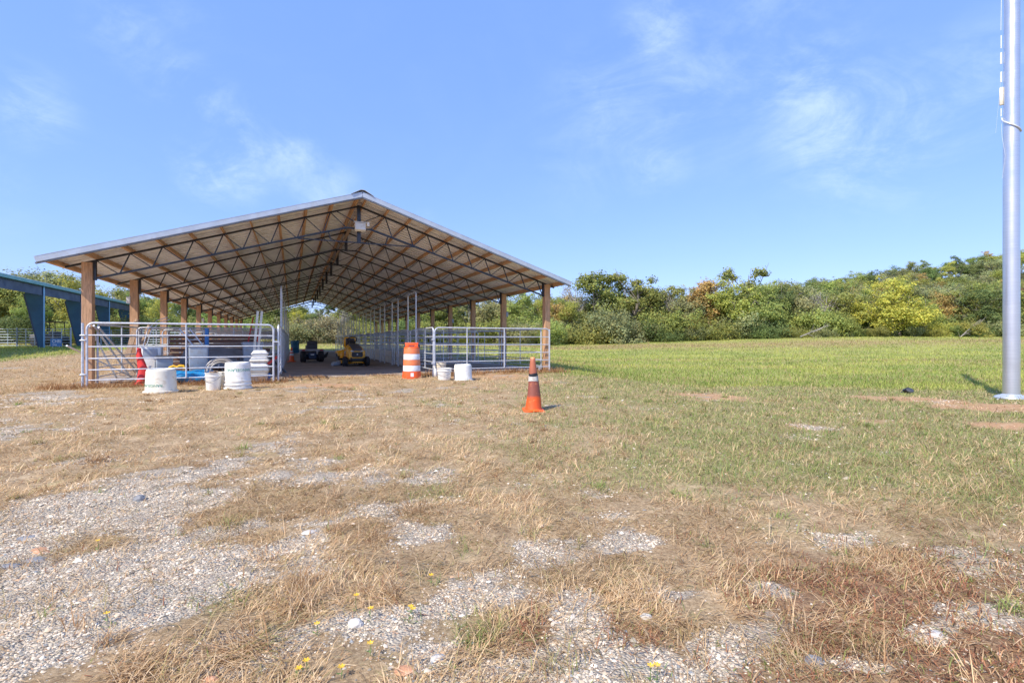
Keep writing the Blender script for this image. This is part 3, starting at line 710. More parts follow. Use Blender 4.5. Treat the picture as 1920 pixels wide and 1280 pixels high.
t = thing('traffic_drum', 'orange and white striped traffic drum at the right side of the barn doorway', 'traffic drum', spot(772, 708), R(8))
t.location.z = gzf(t.location.x, t.location.y)-.01
zs = [0, .20, .36, .385, .545, .57, .72, .745, .87, .90]
rs = [.262, .252, .238, .232, .226, .222, .222, .212, .205, .19]
b = MB(); b.lathe([(.262, 0), (.262, .05), (.252, .16), (.25, .19), (.246, .20)], 40, cap1=False); b.build('foot_band', M['drum_orange'], t, True)
for (z0, z1, r0, r1, mm) in ((.20, .355, .242, .238, M['white_tape']), (.36, .515, .236, .232, M['drum_band']), (.52, .675, .230, .226, M['white_tape']), (.68, .83, .222, .216, M['drum_band'])):
    b = MB(); b.lathe([(r0-.006, z0), (r0, z0+.008), (r1, z1-.008), (r1-.006, z1+.005)], 40, cap0=False, cap1=False); b.build('stripe', mm, t, True)
b = MB(); b.lathe([(.212, .83), (.212, .85), (.20, .87), (.18, .88), (.01, .88)], 40, cap0=False)
b.box((0, 0, .935), (.34, .04, .05), bev=.012); b.box((-.13, 0, .91), (.09, .045, .09), bev=.012); b.box((.13, 0, .91), (.09, .045, .09), bev=.012); b.box((0, 0, .975), (.38, .045, .045), bev=.015)
b.build('handle_top', M['drum_orange'], t, True)
b = MB(); r_ = .2655; vs = []
for (a, z_) in ((-1.62, .06), (-1.30, .06), (-1.30, .16), (-1.62, .16)): rr_ = r_-.02*(z_-.05)/.1*.5+.002; vs.append((rr_*math.cos(a), rr_*math.sin(a), z_))
b.add(vs, [(0, 1, 2, 3)]); b.build('sticker', M['white_tape'], t)

# ------------------------------------------------------------------ mowers
def wheel(parent, c, r, wd, rim_m, lugs=True):
    Mx = Euler((0, R(90), 0)).to_matrix()
    b = MB(); b.lathe([(r*.55, -wd/2), (r*.86, -wd/2), (r*.97, -wd*.38), (r, -wd*.2), (r, wd*.2), (r*.97, wd*.38), (r*.86, wd/2), (r*.55, wd/2)], 28, M=Mx, cap0=False, cap1=False)
    if lugs:
        for q in range(14):
            a = 2*math.pi*q/14
            for s_ in (-1, 1): b.box((s_*wd*.2, math.cos(a+s_*.1)*r*1.0, math.sin(a+s_*.1)*r*1.0), (wd*.34, r*.12, .022), rot=Euler((a+s_*.1-math.pi/2, 0, s_*0.4)))
    wl = b.build('wheel', M['black_rub'], parent, True, loc=c)
    b = MB(); b.lathe([(r*.56, -wd*.42), (r*.5, -wd*.30), (r*.16, -wd*.28), (r*.14, -wd*.4), (r*.14, wd*.4), (r*.16, wd*.28), (r*.5, wd*.30), (r*.56, wd*.42)], 20, M=Mx); b.build('rim', rim_m, wl, True)
    return wl
# black mower seen from behind (it faces away, along the aisle)
mw = thing('riding_mower', 'dark riding mower seen from behind in the barn aisle, with black seat and grey fender', 'riding mower', uv(.85, 25.3, .01), TH+R(2), 'riding mowers parked in the aisle')
wheel(mw, (-.40, 0, .27), .27, .24, M['rim']); wheel(mw, (.40, 0, .27), .27, .24, M['rim'])
wheel(mw, (-.36, 1.15, .19), .19, .15, M['rim'], False); wheel(mw, (.36, 1.15, .19), .19, .15, M['rim'], False)
b = MB(); b.box((0, .08, .60), (1.06, .66, .05), bev=.02); b.box((-.40, .08, .565), (.28, .6, .05), bev=.02); b.box((.40, .08, .565), (.28, .6, .05), bev=.02); b.box((0, .6, .36), (.9, .5, .04), bev=.01); b.box((0, -.245, .565), (1.06, .02, .085), bev=.008)
b.build('fender', M['silver'], mw, True)
for s_ in (-1, 1):
    b = MB(); b.box((s_*.40, -.262, .57), (.14, .012, .045), bev=.005); b.build('tail_light', M['red'], mw)
b = MB(); b.box((0, .0, .80), (.48, .12, .42), bev=.05, rot=(R(-8), 0, 0)); b.box((0, .22, .68), (.48, .44, .10), bev=.04); b.box((0, .1, .625), (.24, .3, .06)); b.box((0, -.065, .93), (.34, .03, .14), bev=.02, rot=(R(-8), 0, 0)); b.build('seat', M['dk_plastic'], mw, True)
b = MB(); b.box((0, -.02, .33), (.36, .34, .26), bev=.03); b.box((0, -.22, .22), (.30, .06, .10), bev=.01); b.tube([(-.4, 0, .27), (.4, 0, .27)], .03, 8); b.box((0, .7, .3), (.5, 1.2, .12), bev=.02); b.build('rear_frame', M['blue_band'], mw, True)
b = MB(); b.box((0, -.19, .36), (.16, .02, .06), bev=.005); b.build('hitch_plate', M['white_tape'], mw)
b = MB(); b.loft([[(-.25, .75, .4), (.25, .75, .4), (.25, .75, .78), (.12, .75, .86), (-.12, .75, .86), (-.25, .75, .78)], [(-.23, 1.38, .36), (.23, 1.38, .36), (.23, 1.38, .66), (.12, 1.38, .72), (-.12, 1.38, .72), (-.23, 1.38, .66)]]); b.build('hood', M['mower_grey'], mw, True)
b = MB(); b.box((.05, .62, .17), (1.0, .62, .14), bev=.05); b.build('mower_deck', M['mower_grey'], mw, True)
b = MB(); b.loft([[(.52, .5, .10), (.52, .9, .10), (.52, .9, .26), (.52, .5, .26)], [(.72, .45, .22), (.72, .92, .22), (.80, .92, .50), (.80, .45, .50)]]); b.build('discharge_chute', M['black'], mw, True)
b = MB(); b.lathe([(.17, -.012), (.185, 0), (.17, .012)], 24, c=(0, .62, .93), M=Euler((R(35), 0, 0)).to_matrix(), cap0=False, cap1=False); b.tube([(0, .62, .93), (0, .75, .75)], .02, 6); b.box((0, .62, .93), (.33, .04, .015)); b.build('steering_wheel', M['black'], mw, True)

# yellow mower facing the viewer (its nose towards -v)
my = thing('riding_mower', 'yellow riding mower facing out of the barn aisle, with dark bonnet and black grille', 'riding mower', uv(2.33, 20.4, .01), TH+R(4), 'riding mowers parked in the aisle')
wheel(my, (-.43, 0, .195), .195, .17, M['black'], False); wheel(my, (.43, 0, .195), .195, .17, M['black'], False)
wheel(my, (-.44, 1.25, .27), .27, .24, M['rim']); wheel(my, (.44, 1.25, .27), .27, .24, M['rim'])
def hsec(y, wb, wt, zb, zs_, zt): return [(-wb, y, zb), (wb, y, zb), (wb*1.02, y, (zb+zs_)/2), (wt, y, zs_), (wt*.62, y, zt), (-wt*.62, y, zt), (-wt, y, zs_), (-wb*1.02, y, (zb+zs_)/2)]
b = MB(); b.loft([hsec(-.24, .25, .24, .36, .56, .60), hsec(-.19, .30, .29, .30, .63, .68), hsec(.15, .31, .30, .30, .71, .77), hsec(.55, .31, .30, .32, .79, .87), hsec(.72, .28, .26, .34, .82, .90)]); b.build('hood', M['mower_yellow'], my, True)
b = MB(); b.loft([[(-.17, -.235, .612), (.17, -.235, .612), (.17, -.215, .625), (-.17, -.215, .625)], [(-.20, -.19, .69), (.20, -.19, .69), (.20, -.19, .70), (-.20, -.19, .70)], [(-.20, .15, .775), (.20, .15, .775), (.20, .15, .79), (-.20, .15, .79)], [(-.20, .60, .88), (.20, .60, .88), (.20, .60, .895), (-.20, .60, .895)]]); b.build('bonnet_top', M['mower_grey'], my, True)
gr_ = MB(); gr_.loft([[(-.19, -.262, .37), (.19, -.262, .37), (.22, -.262, .45), (.20, -.262, .58), (-.20, -.262, .58), (-.22, -.262, .45)], [(-.19, -.20, .37), (.19, -.20, .37), (.22, -.20, .45), (.20, -.20, .58), (-.20, -.20, .58), (-.22, -.20, .45)]])
gr_ = gr_.build('grille', M['black'], my, True)
b = MB()
for z_ in (.40, .44, .52, .555): b.box((0, -.268, z_), (.36, .012, .010))
b.build('grille_slats', M['mower_grey'], gr_)
b = MB(); b.lathe([(.032, 0), (.032, .012), (.01, .014)], 6, c=(0, -.27, .48), M=Euler((R(90), 0, 0)).to_matrix()); b.build('badge', M['rim'], gr_)
for s_ in (-1, 1):
    b = MB(); b.loft([[(s_*.12, -.255, .585), (s_*.24, -.24, .60), (s_*.25, -.235, .64), (s_*.14, -.25, .615)], [(s_*.12, -.20, .59), (s_*.25, -.17, .61), (s_*.26, -.17, .65), (s_*.14, -.19, .63)]]); b.build('headlight', M['rim'], my, True)
b = MB()
for z_ in (.345, .175): b.box((0, -.33, z_), (.42, .03, .028), bev=.006)
b.build('bumper', M['mower_yellow'], my, True)
b = MB(); b.box((0, -.29, .26), (.54, .05, .16), bev=.02); b.box((-.24, -.30, .30), (.07, .06, .12), bev=.01); b.box((.24, -.30, .30), (.07, .06, .12), bev=.01); b.tube([(-.40, 0, .2), (.40, 0, .2)], .03, 8); b.box((0, .6, .27), (.44, 1.7, .12), bev=.02)
for i in range(4): b.box((-.13+.087*i, -.335, .125), (.03, .02, .05))
b.build('front_frame', M['black'], my, True)
b = MB()
for s_ in (-1, 1):
    b.loft([[(s_*.30, .95, .36), (s_*.56, .95, .40), (s_*.56, .95, .50), (s_*.30, .95, .60)], [(s_*.30, 1.05, .40), (s_*.57, 1.05, .50), (s_*.57, 1.05, .60), (s_*.30, 1.05, .66)], [(s_*.30, 1.55, .42), (s_*.57, 1.55, .50), (s_*.57, 1.55, .60), (s_*.30, 1.55, .66)]])
b.box((0, 1.25, .62), (.62, .6, .05), bev=.02); b.box((0, .85, .33), (1.0, .35, .03), bev=.01); b.box((-.43, .8, .42), (.12, .05, .22), bev=.02); b.build('fender', M['mower_yellow'], my, True)
b = MB(); b.box((0, 1.45, .96), (.50, .12, .44), bev=.06, rot=(R(10), 0, 0)); b.box((0, 1.22, .70), (.48, .46, .10), bev=.04); b.build('seat', M['mower_yellow'], my, True)
b = MB(); b.box((0, 1.385, .97), (.34, .04, .34), bev=.02, rot=(R(10), 0, 0)); b.build('seat_pad', M['dk_plastic'], my, True)
b = MB(); b.loft([[(-.13, .72, .8), (.13, .72, .8), (.13, .95, .8), (-.13, .95, .8)], [(-.10, .80, 1.02), (.10, .80, 1.02), (.10, .92, 1.05), (-.10, .92, 1.05)]]); b.tube([(.185*math.cos(R(a)), .85-.10*math.sin(R(a)), 1.07+.12*math.sin(R(a))) for a in range(0, 360, 18)], .018, 7, closed=True); b.beam((-.18, .85, 1.07), (.18, .85, 1.07), .04, .02); b.build('steering_wheel', M['black'], my, True)
b = MB(); b.box((0, .62, .16), (1.06, .66, .13), bev=.06); b.build('mower_deck', M['mower_yellow'], my, True)
b = MB(); b.loft([[(-.54, .40, .06), (-.54, .85, .06), (-.54, .85, .22), (-.54, .40, .22)], [(-.86, .30, .02), (-.86, .80, .02), (-.82, .80, .14), (-.82, .30, .14)]]); b.build('discharge_chute', M['grey_plastic'], my, True)
# blue barrel at the far end of the aisle
t = thing('plastic_barrel', 'blue plastic barrel standing on a block near the far end of the aisle', 'barrel', uv(.15, 39, .01), TH)
b = MB(); b.lathe([(.27, .12), (.285, .16), (.285, .42), (.295, .44), (.295, .48), (.285, .50), (.285, .74), (.295, .76), (.295, .80), (.285, .82), (.285, 1.0), (.27, 1.03), (.02, 1.03)], 32); b.build('body', M['blue_plastic'], t, True)
b = MB(); b.box((0, 0, .06), (.4, .4, .12), bev=.01); b.build('block', M['concrete'], t)
b = MB(); b.beam((0, 0, .015), (.45, .5, .75), .24, .03); o = b.build('leaning_plank', M['grey_metal']); o.location = uv(-.22, 17.2, .02); o.rotation_euler.z = TH+R(150); tag(o, 'grey plank leaning against the left aisle panels', 'plank')

# ------------------------------------------------------------------ clutter in the left front bay
def P(u, v, z=.012): return uv(u, v, z)
def bin_(name, label, loc, d, h, m, lid=None, rz=0.0, tp=1.12, group=None, cat='bin'):
    t = thing(name, label, cat, loc, rz, group); secs = []
    def ring(wx, wy, z, r=.03):
        out = []
        for (cx, cy, a0) in ((wx-r, wy-r, 0), (-wx+r, wy-r, 90), (-wx+r, -wy+r, 180), (wx-r, -wy+r, 270)):
            for q in range(4): a = R(a0+q*30); out.append((cx+r*math.cos(a), cy+r*math.sin(a), z))
        return out
    x, y = d[0]/2, d[1]/2; b = MB()
    b.loft([ring(x*.93, y*.93, 0), ring(x, y, .015), ring(x*(1+(tp-1)*.45), y*(1+(tp-1)*.45), h*.40), ring(x*(1+(tp-1)*.55)+.006, y*(1+(tp-1)*.55)+.006, h*.43), ring(x*tp, y*tp, h-.04), ring(x*tp+.02, y*tp+.02, h-.035), ring(x*tp+.02, y*tp+.02, h)])
    b.build('body', m, t, True)
    if lid: b = MB(); b.loft([ring(x*tp+.028, y*tp+.028, h-.01), ring(x*tp+.028, y*tp+.028, h+.03), ring(x*tp-.02, y*tp-.02, h+.045)]); b.build('lid', lid, t, True)
    return t
bin_('storage_bin', 'tall blue-grey plastic bin standing behind the left gate', P(-2.18, 14.5), (.36, .36), .92, M['grey_plastic'], None, TH+.1, 1.14); 
bin_('storage_bin', 'low grey bin with dark lid standing before a tall white box', P(-2.92, 14.6), (.30, .30), .62, M['grey_plastic'], M['dk_plastic'], TH+.2, 1.15)
t = thing('cabinet_box', 'tall white metal box behind the red cone', 'cabinet', P(-3.28, 15.0), TH+.1)
b = MB(); b.box((0, 0, .44), (.44, .36, .86), bev=.02); b.build('body', M['white_plastic'], t, True); b = MB(); b.box((0, -.186, .72), (.30, .012, .22), bev=.004); b.box((.1, -.19, .40), (.02, .02, .2)); b.build('door', M['grey_plastic'], t)
t = thing('plastic_jug', 'small white jug on the dirt beside the red cone', 'jug', P(-3.12, 14.05), .4)
b = MB(); b.box((0, 0, .16), (.2, .2, .32), bev=.05); b.lathe([(.07, .30), (.04, .36), (.04, .40), (.048, .40), (.048, .44)], 16); b.build('body', M['white_plastic'], t, True); b = MB(); b.tube([(0, .06, .38), (0, .13, .36), (0, .12, .24)], .015, 6); b.build('handle', M['white_plastic'], t, True)
# rolled blue tarp
b = MB(); n = 22; pts = []; 
secs = []
for i in range(17):
    x = -.62+1.24*i/16; ring = []
    for q in range(n):
        a = 2*math.pi*q/n; rr_ = .15*(1+.12*math.sin(3*a+x*9)+.07*math.sin(7*a-x*23))*(1-.25*(abs(x)/.62)**6); ring.append((x, rr_*1.25*math.cos(a), .15+rr_*math.sin(a)))
    secs.append(ring)
b.loft(secs); o = b.build('rolled_tarp', M['tarp'], smooth=True); o.location = P(-2.35, 13.95, .02); o.rotation_euler.z = TH; tag(o, 'rolled bright blue tarp lying along the foot of the left gate', 'tarp')
b = MB(); b.tube([(0, 0, .0), (.03, 0, .07), (.10, 0, .10), (.17, 0, .07), (.22, 0, .10), (.30, 0, .10), (.33, 0, .02)], .032, 8); o = b.build('hose_handle', M['yellow'], smooth=True); o.location = P(-2.72, 13.98, .33); o.rotation_euler.z = TH; tag(o, 'bright yellow handle lying on the rolled blue tarp', 'handle')
t = thing('coiled_hose', 'loops of thick grey hose behind the stacked white tubs', 'hose', P(-1.62, 13.9), TH+.2)
for i in range(4):
    b = MB(); rr_ = .30-.035*i; b.tube([(rr_*math.cos(R(a))*1.1, .05*i+.02*math.sin(R(a*2)), .30+rr_*math.sin(R(a))) for a in range(0, 360, 12)], .02, 7, closed=True); b.build('hose_loop', M['white_plastic'] if i % 2 else M['silver'], t, True)
# clear tote and white trays at the right end of the gate
bin_('storage_tote', 'cloudy plastic tote on the ground at the latch end of the left gate', P(-.80, 13.78), (.42, .34), .30, M['cream_plastic'], M['grey_plastic'], TH, 1.1, cat='tote')
t = thing('washing_trays', 'white trays upside down on the cloudy tote by the gate latch', 'tray', P(-.80, 13.78, .365), TH)
for i in range(2):
    b = MB(); b.box((.03*i, 0, .06+.15*i), (.50-.05*i, .36, .14), bev=.04, taper=.82); b.build('tray', M['white_plastic'], t, True)
b = MB(); b.box((.04, .05, .37), (.40, .3, .16), bev=.05, taper=.8); b.build('tray', M['white_plastic'], t, True)
t = thing('printed_bag', 'crumpled printed feed bag inside the left gate by the tote', 'bag', P(-.62, 13.68), TH)
b = MB(); b.box((0, -.02, .11), (.22, .05, .20), bev=.03); b.build('bag', M['sign_blue'], t, True)
# grey tailgate, plank stacks, blue post, ladders, leaning lumber
t = thing('trailer_ramp', 'dark grey sheet metal ramp lying tilted in the left bay', 'ramp', P(-2.0, 15.9), TH)
b = MB(); b.box((0, 0, .62), (1.5, .9, .05), rot=(R(28), R(7), 0)); b.box((0, -.43, .44), (1.5, .05, .22), rot=(0, R(7), 0)); b.build('ramp_plate', M['grey_metal'], t)
for i in range(4):
    b = MB(); b.box((-.6+.37*i, -.47, .42-.045*i), (.04, .03, .12), rot=(0, R(18), 0)); b.build('clip', M['white_plastic'], t)
b = MB()
for (x, y) in ((-.6, -.3), (.6, -.3), (-.6, .35), (.6, .35)): b.beam((x, y, 0), (x, y, .55), .06, .06, up=(0, 1, 0))
b.build('trestle', M['brown_wood'], t)
for j, (u_, v_, n_) in enumerate(((-2.2, 17.3, 9), (-1.35, 16.9, 6))):
    t = thing('plank_stack', ('tall' if j == 0 else 'lower')+' stack of dark brown planks at the back of the left bay', 'planks', P(u_, v_), TH, 'stacks of planks in the left bay')
    for i in range(n_):
        b = MB(); b.box((random.uniform(-.06, .06), random.uniform(-.03, .03), .07+.135*i), (2.3 if j == 0 else 1.3, .30, .11), rot=(0, 0, random.uniform(-.03, .03))); b.build('plank', M['brown_wood'], t)
for j, (a, bb, wd, lab) in enumerate((((-4.52, 17.5, 0), (-4.32, 18.1, 1.60), .13, 'taller weathered board leaning on the second left post'),
                              ((-4.30, 17.5, 0), (-4.02, 18.1, 1.42), .13, 'shorter weathered board beside the taller one on the second left post'))):
    b = MB(); A_ = Vector((0, 0, 0)); B_ = Vector(bb)-Vector(a); b.beam(A_, B_, wd, .045, up=(0, 1, 0)); b.tube([B_*.985, B_*1.04], [wd*.5, wd*.42], 10)
    o = b.build('leaning_board', M['old_wood']); o.location = P(a[0], a[1], .02); o.rotation_euler.z = TH; tag(o, lab, 'board', 'boards leaning in the left bay')
for j, (a, bb) in enumerate((((-4.42, 16.6, 0), (-4.36, 14.45, 1.36)), ((-4.22, 17.0, 0), (-4.28, 14.47, 1.37)), ((-4.02, 17.2, 0), (-4.20, 14.50, 1.33)))):
    b = MB(); b.tube([(0, 0, 0), Vector(bb)-Vector(a)], .024, 7); o = b.build('leaning_pipe', M['galv'], smooth=True); o.location = P(a[0], a[1], .03); o.rotation_euler.z = TH
    tag(o, ('leftmost', 'middle', 'rightmost')[j]+' of three grey pipes leaning on the first left post', 'pipe', 'grey pipes leaning on the post')
b = MB(); b.tube([(0, 0, 0), (-.55, -2.6, .9)], .02, 7); o = b.build('fallen_pipe', M['galv'], smooth=True); o.location = P(-4.15, 16.85, .03); o.rotation_euler.z = TH; tag(o, 'long grey pipe slanting low past the left gate hinge and sticking out to the left', 'pipe')
b = MB(); b.tube([(0, 0, 0), (0, 0, 1.36)], .05, 12); b.box((0, 0, .01), (.2, .2, .02)); o = b.build('blue_post', M['sign_blue'], smooth=True); o.location = P(-2.1, 15.2); tag(o, 'round blue steel post behind the tall blue-grey bin', 'post')
def ladder(label, base, top, wd, m, n=9):
    t = thing('ladder', label, 'ladder', P(base[0], base[1], .02), TH, 'ladders leaning in the left bay'); D = Vector((top[0]-base[0], top[1]-base[1], top[2]))
    for s_ in (-1, 1): b = MB(); b.beam(Vector((s_*wd, 0, 0)), D+Vector((s_*wd, 0, 0)), .03, .07, up=(0, 1, 0)); b.build('side_rail', m, t)
    for i in range(1, n): b = MB(); q = D*(i/n); b.tube([q+Vector((-wd, 0, 0)), q+Vector((wd, 0, 0))], .014, 6); b.build('rung', m, t)
ladder('pale aluminium ladder leaning inside the left bay behind the bins', (-1.8, 15.9), (-2.75, 16.1, 1.35), .12, M['galv'])
ladder('red ladder leaning among planks in the left bay', (-1.25, 16.2), (-1.0, 17.0, 1.75), .12, M['red'])
for j in range(2):
    b = MB(); b.beam((0, 0, 0), (.12, .5, 1.85), .06, .035, up=(0, 1, 0)); o = b.build('leaning_lumber', M['cream_plastic']); o.location = P(-1.02+.10*j, 14.9+.05*j, .02); o.rotation_euler.z = TH; tag(o, ('left' if j == 0 else 'right')+' one of two pale narrow boards leaning near the gate latch', 'board', 'pale boards near the latch')
bin_('trash_can', 'light blue-grey wheeled can at the back of the left bay', P(-1.05, 15.7), (.42, .42), .95, M['grey_plastic'], M['grey_plastic'], TH+.15, 1.15, cat='trash can')
b = MB(); b.beam((0, 0, .2), (.5, .2, .62), .035, .06); b.beam((0, 0, .2), (.0, 0, 0), .03, .03, up=(0, 1, 0)); o = b.build('red_jack', M['red']); o.location = P(-.85, 15.0); o.rotation_euler.z = TH; tag(o, 'small red lever jack leaning behind the gate latch', 'jack')
b = MB(); b.box((0, 0, .14), (.5, .35, .28), bev=.04); o = b.build('tool_box', M['blue_plastic'], smooth=True); o.location = P(-1.15, 14.5); o.rotation_euler.z = TH; tag(o, 'dark teal box on the dirt behind the stacked white tubs', 'box')
# bicycle-like light frames hung in the bay: rebar and bent conduit
b = MB(); b.tube([(0, 0, .9), (.1, 0, 1.35), (.3, .1, 1.62), (.55, .15, 1.72)], .012, 6); b.tube([(.08, 0, .9), (.18, 0, 1.32), (.36, .1, 1.56), (.6, .15, 1.66)], .012, 6); b.tube([(0, 0, 0), (0, 0, .9), (.08, 0, .9), (.08, 0, 0)], .012, 6)
o = b.build('bent_conduit', M['galv'], smooth=True); o.location = P(-3.9, 17.0); o.rotation_euler.z = TH; tag(o, 'thin bent conduit curving above the left gate between posts', 'conduit')

# ------------------------------------------------------------------ flagpole on the right and its ground spotlight
FX, FY = 9.47, 9.17; FZ = gzf(FX, FY)
fp = thing('flagpole', 'tall thick silver metal flagpole with rope at the right edge of the field', 'flagpole', (FX, FY, FZ), R(45))
b = MB(); b.tube([(0, 0, 0), (.0, 0, 4), (.015, -.01, 8), (.02, 0, 14)], [.122, .117, .112, .10], 48); b.build('shaft', M['pole'], fp, True)
b = MB(); b.lathe([(.24, .0), (.25, .02), (.24, .045), (.17, .075), (.14, .085), (.125, .10)], 40, cap1=False); b.box((.06, -.02, -.015), (.46, .46, .03), bev=.012); b.build('base_flange', M['trim'], fp, True)
b = MB(); b.box((.0, .0, -.05), (.62, .62, .06), bev=.02); b.build('footing', M['concrete'], fp)
lx = Vector((-1, 0, 0)); lx.rotate(Euler((0, 0, -R(45)))); toc = Vector((-FX, -FY, 0)).normalized(); toc.rotate(Euler((0, 0, -R(45))))
sidev = Vector((0, 0, 1)).cross(toc)*-1
if (Matrix.Rotation(R(45), 3, 'Z') @ sidev).x > 0: sidev = -sidev
def hp(r_, z_, f=.0): return sidev*r_+toc*f+Vector((0, 0, z_))
b = MB(); b.tube([hp(.128, 14), hp(.130, 8), hp(.14, 7.05)], .004, 5); b.tube([hp(.14, 5.45), hp(.125, 5.0, .05), hp(.08, 4.6, .10), hp(.122, 4.2, .04)], .002, 4); b.tube([hp(.14, 6.1), hp(.19, 5.4), hp(.21, 5.1)], .001, 4); b.build('halyard', M['white_tape'], fp)
b = MB(); b.box(hp(.135, 5.78), (.055, .055, .34), bev=.012); b.build('cleat_box', M['cream_plastic'], fp, True)
for (za, zb, rr_) in ((6.05, 6.25, .014), (6.4, 6.62, .015), (6.7, 6.95, .008), (5.4, 5.55, .009)):
    b = MB(); b.tube([hp(.137, za), hp(.137, zb)], rr_, 6); b.build('rope_clip', M['white_tape'], fp, True)
pts = []
for i in range(25):
    a = math.pi*(i/24); d_ = sidev*math.cos(a)*(.127)+toc*math.sin(a)*(.127); pts.append(d_+Vector((0, 0, 5.36-.33*(i/24)**.8)))
b = MB(); b.tube(pts, .014, 7); b.build('rope_loop', M['galv'], fp, True)
t = thing('ground_spotlight', 'small black spotlight lying on a bare patch in the meadow', 'spotlight', (8.86, 10.9, gzf(8.86, 10.9)), R(-20))
t.scale = (1.0, .9, .62)
b = MB(); b.lathe([(.045, 0), (.085, .03), (.095, .14), (.085, .145)], 24, M=Euler((R(60), 0, R(25))).to_matrix(), c=(0, 0, .07)); b.box((0, .03, .03), (.13, .11, .06), bev=.02); b.build('housing', M['black'], t, True)
b = MB(); b.lathe([(.08, .146), (.03, .152)], 24, M=Euler((R(60), 0, R(25))).to_matrix(), c=(0, 0, .07)); b.build('lens', M['dk_plastic'], t, True)

# ------------------------------------------------------------------ blue steel arena building at the left
UA = -18.24; VA = 50.98; SA = 7.62
ar = thing('arena_building', 'open-sided blue steel arena building with green gutter at the left', 'building', uv(0, 0), TH)
def zg(u, v): q = uv(u, v); return float(ter(q.x, q.y))
EZ = 5.38
for n_ in range(-4, 4):
    v_ = VA+SA*n_; z0 = zg(UA, v_)-.05
    col = MB(); th = .012
    col.loft([[(UA, v_-th, z0), (UA-.24, v_-th, z0), (UA-1.16, v_-th, EZ-.62), (UA-1.06, v_-th, EZ), (UA, v_-th, EZ)], [(UA, v_+th, z0), (UA-.24, v_+th, z0), (UA-1.16, v_+th, EZ-.62), (UA-1.06, v_+th, EZ), (UA, v_+th, EZ)]])
    col.beam((UA-1.0, v_, EZ-.30), (UA-9.5, v_, EZ+1.85), .02, .5)
    col.build('column', M['blue_steel'], ar)
    fl_ = MB(); fl_.beam((UA+.012, v_, z0), (UA+.012, v_, EZ), .022, .24, up=(0, 1, 0)); fl_.build('column_flange', M['lt_blue'], ar)
    f2 = MB(); f2.beam((UA-.245, v_, z0), (UA-1.17, v_, EZ-.62), .2, .02, up=(0, 1, 0)); f2.beam((UA-1.15, v_-.02, EZ-.62), (UA, v_-.02, EZ-.62), .05, .02); f2.build('inner_flange', M['blue_band'], ar)
va, vb = VA+SA*(-4)-1, VA+SA*3+.4
b = MB(); b.box((UA-.06, (va+vb)/2, EZ-.36), (.06, vb-va, .74)); b.build('eave_band', M['blue_band'], ar)
b = MB(); b.beam((UA+.10, va, EZ+.12), (UA+.10, vb, EZ+.12), .26, .24); b.build('gutter', M['green_trim'], ar)
b = MB(); b.add([(UA+.2, va, EZ+.27), (UA+.2, vb, EZ+.27), (UA-9.6, vb, EZ+2.4), (UA-9.6, va, EZ+2.4), (UA+.2, va, EZ+.24), (UA+.2, vb, EZ+.24), (UA-9.6, vb, EZ+2.37), (UA-9.6, va, EZ+2.37)], [(0, 1, 2, 3), (7, 6, 5, 4), (0, 4, 5, 1), (2, 6, 7, 3), (0, 3, 7, 4), (1, 5, 6, 2)]); b.build('roof', M['galv_roof'], ar)
# pens behind it
def pen(X0, X1, Y, label):
    z0 = float(ter((X0+X1)/2, Y)); L = X1-X0
    t = thing('pen_panel', label, 'pen panel', (X0, Y, z0), 0, 'pen panels by the arena')
    for x in (0, L):
        b = MB(); b.tube([(x, 0, -.1), (x, 0, 1.72)], .06, 8); b.build('pen_post', M['pen_pipe_shaded'], t, True)
    b = MB(); b.tube([(L*.33, 0, .15), (L*.33, 0, 1.6)], .03, 6); b.tube([(L*.66, 0, .15), (L*.66, 0, 1.6)], .03, 6); b.build('upright', M['pen_pipe_shaded'], t, True)
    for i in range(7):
        b = MB(); b.tube([(0, 0, .15+.24*i), (L, 0, .15+.24*i)], .028, 6); b.build('rail', M['pen_pipe_shaded'], t, True)
for i, lab in enumerate(('pen panel at the far left behind the arena', 'pen panel left of the first visible blue column', 'pen panel just behind the first blue column', 'pen panel behind the yard sign')):
    pen(-47.9+2.35*i, -45.55+2.35*i, 42.2, 'pale pipe '+lab)
for i in range(3):
    pen(-42.5+3.3*i, -39.3+3.3*i, 50, 'farther pale pipe panel '+('behind the yard sign', 'between the second and third blue columns', 'left of the second barn post')[i])
# yard sign
ys = thing('yard_sign', 'blue yard sign with white capitals standing by the first blue column', 'sign', (-36.1, 38.3, float(ter(-36.1, 38.3))), R(-6))
b = MB(); b.box((0, 0, .45), (1.02, .02, .62)); b.build('board', M['sign_blue'], ys)
b = MB(); b.tube([(-.3, 0, -.1), (-.3, 0, .2)], .015, 5); b.tube([(.3, 0, -.1), (.3, 0, .2)], .015, 5); b.build('stakes', M['galv'], ys)
for (tx, sz, x, z_) in (('CHRI', .36, .05, .54), ('TMA', .20, -.12, .25)):
    V, Fc = text_verts(tx, sz); b = MB(); b.add([(q.x+x, -.014, q.y+z_) for q in V], Fc); b.build('lettering', M['text_white'], ys)
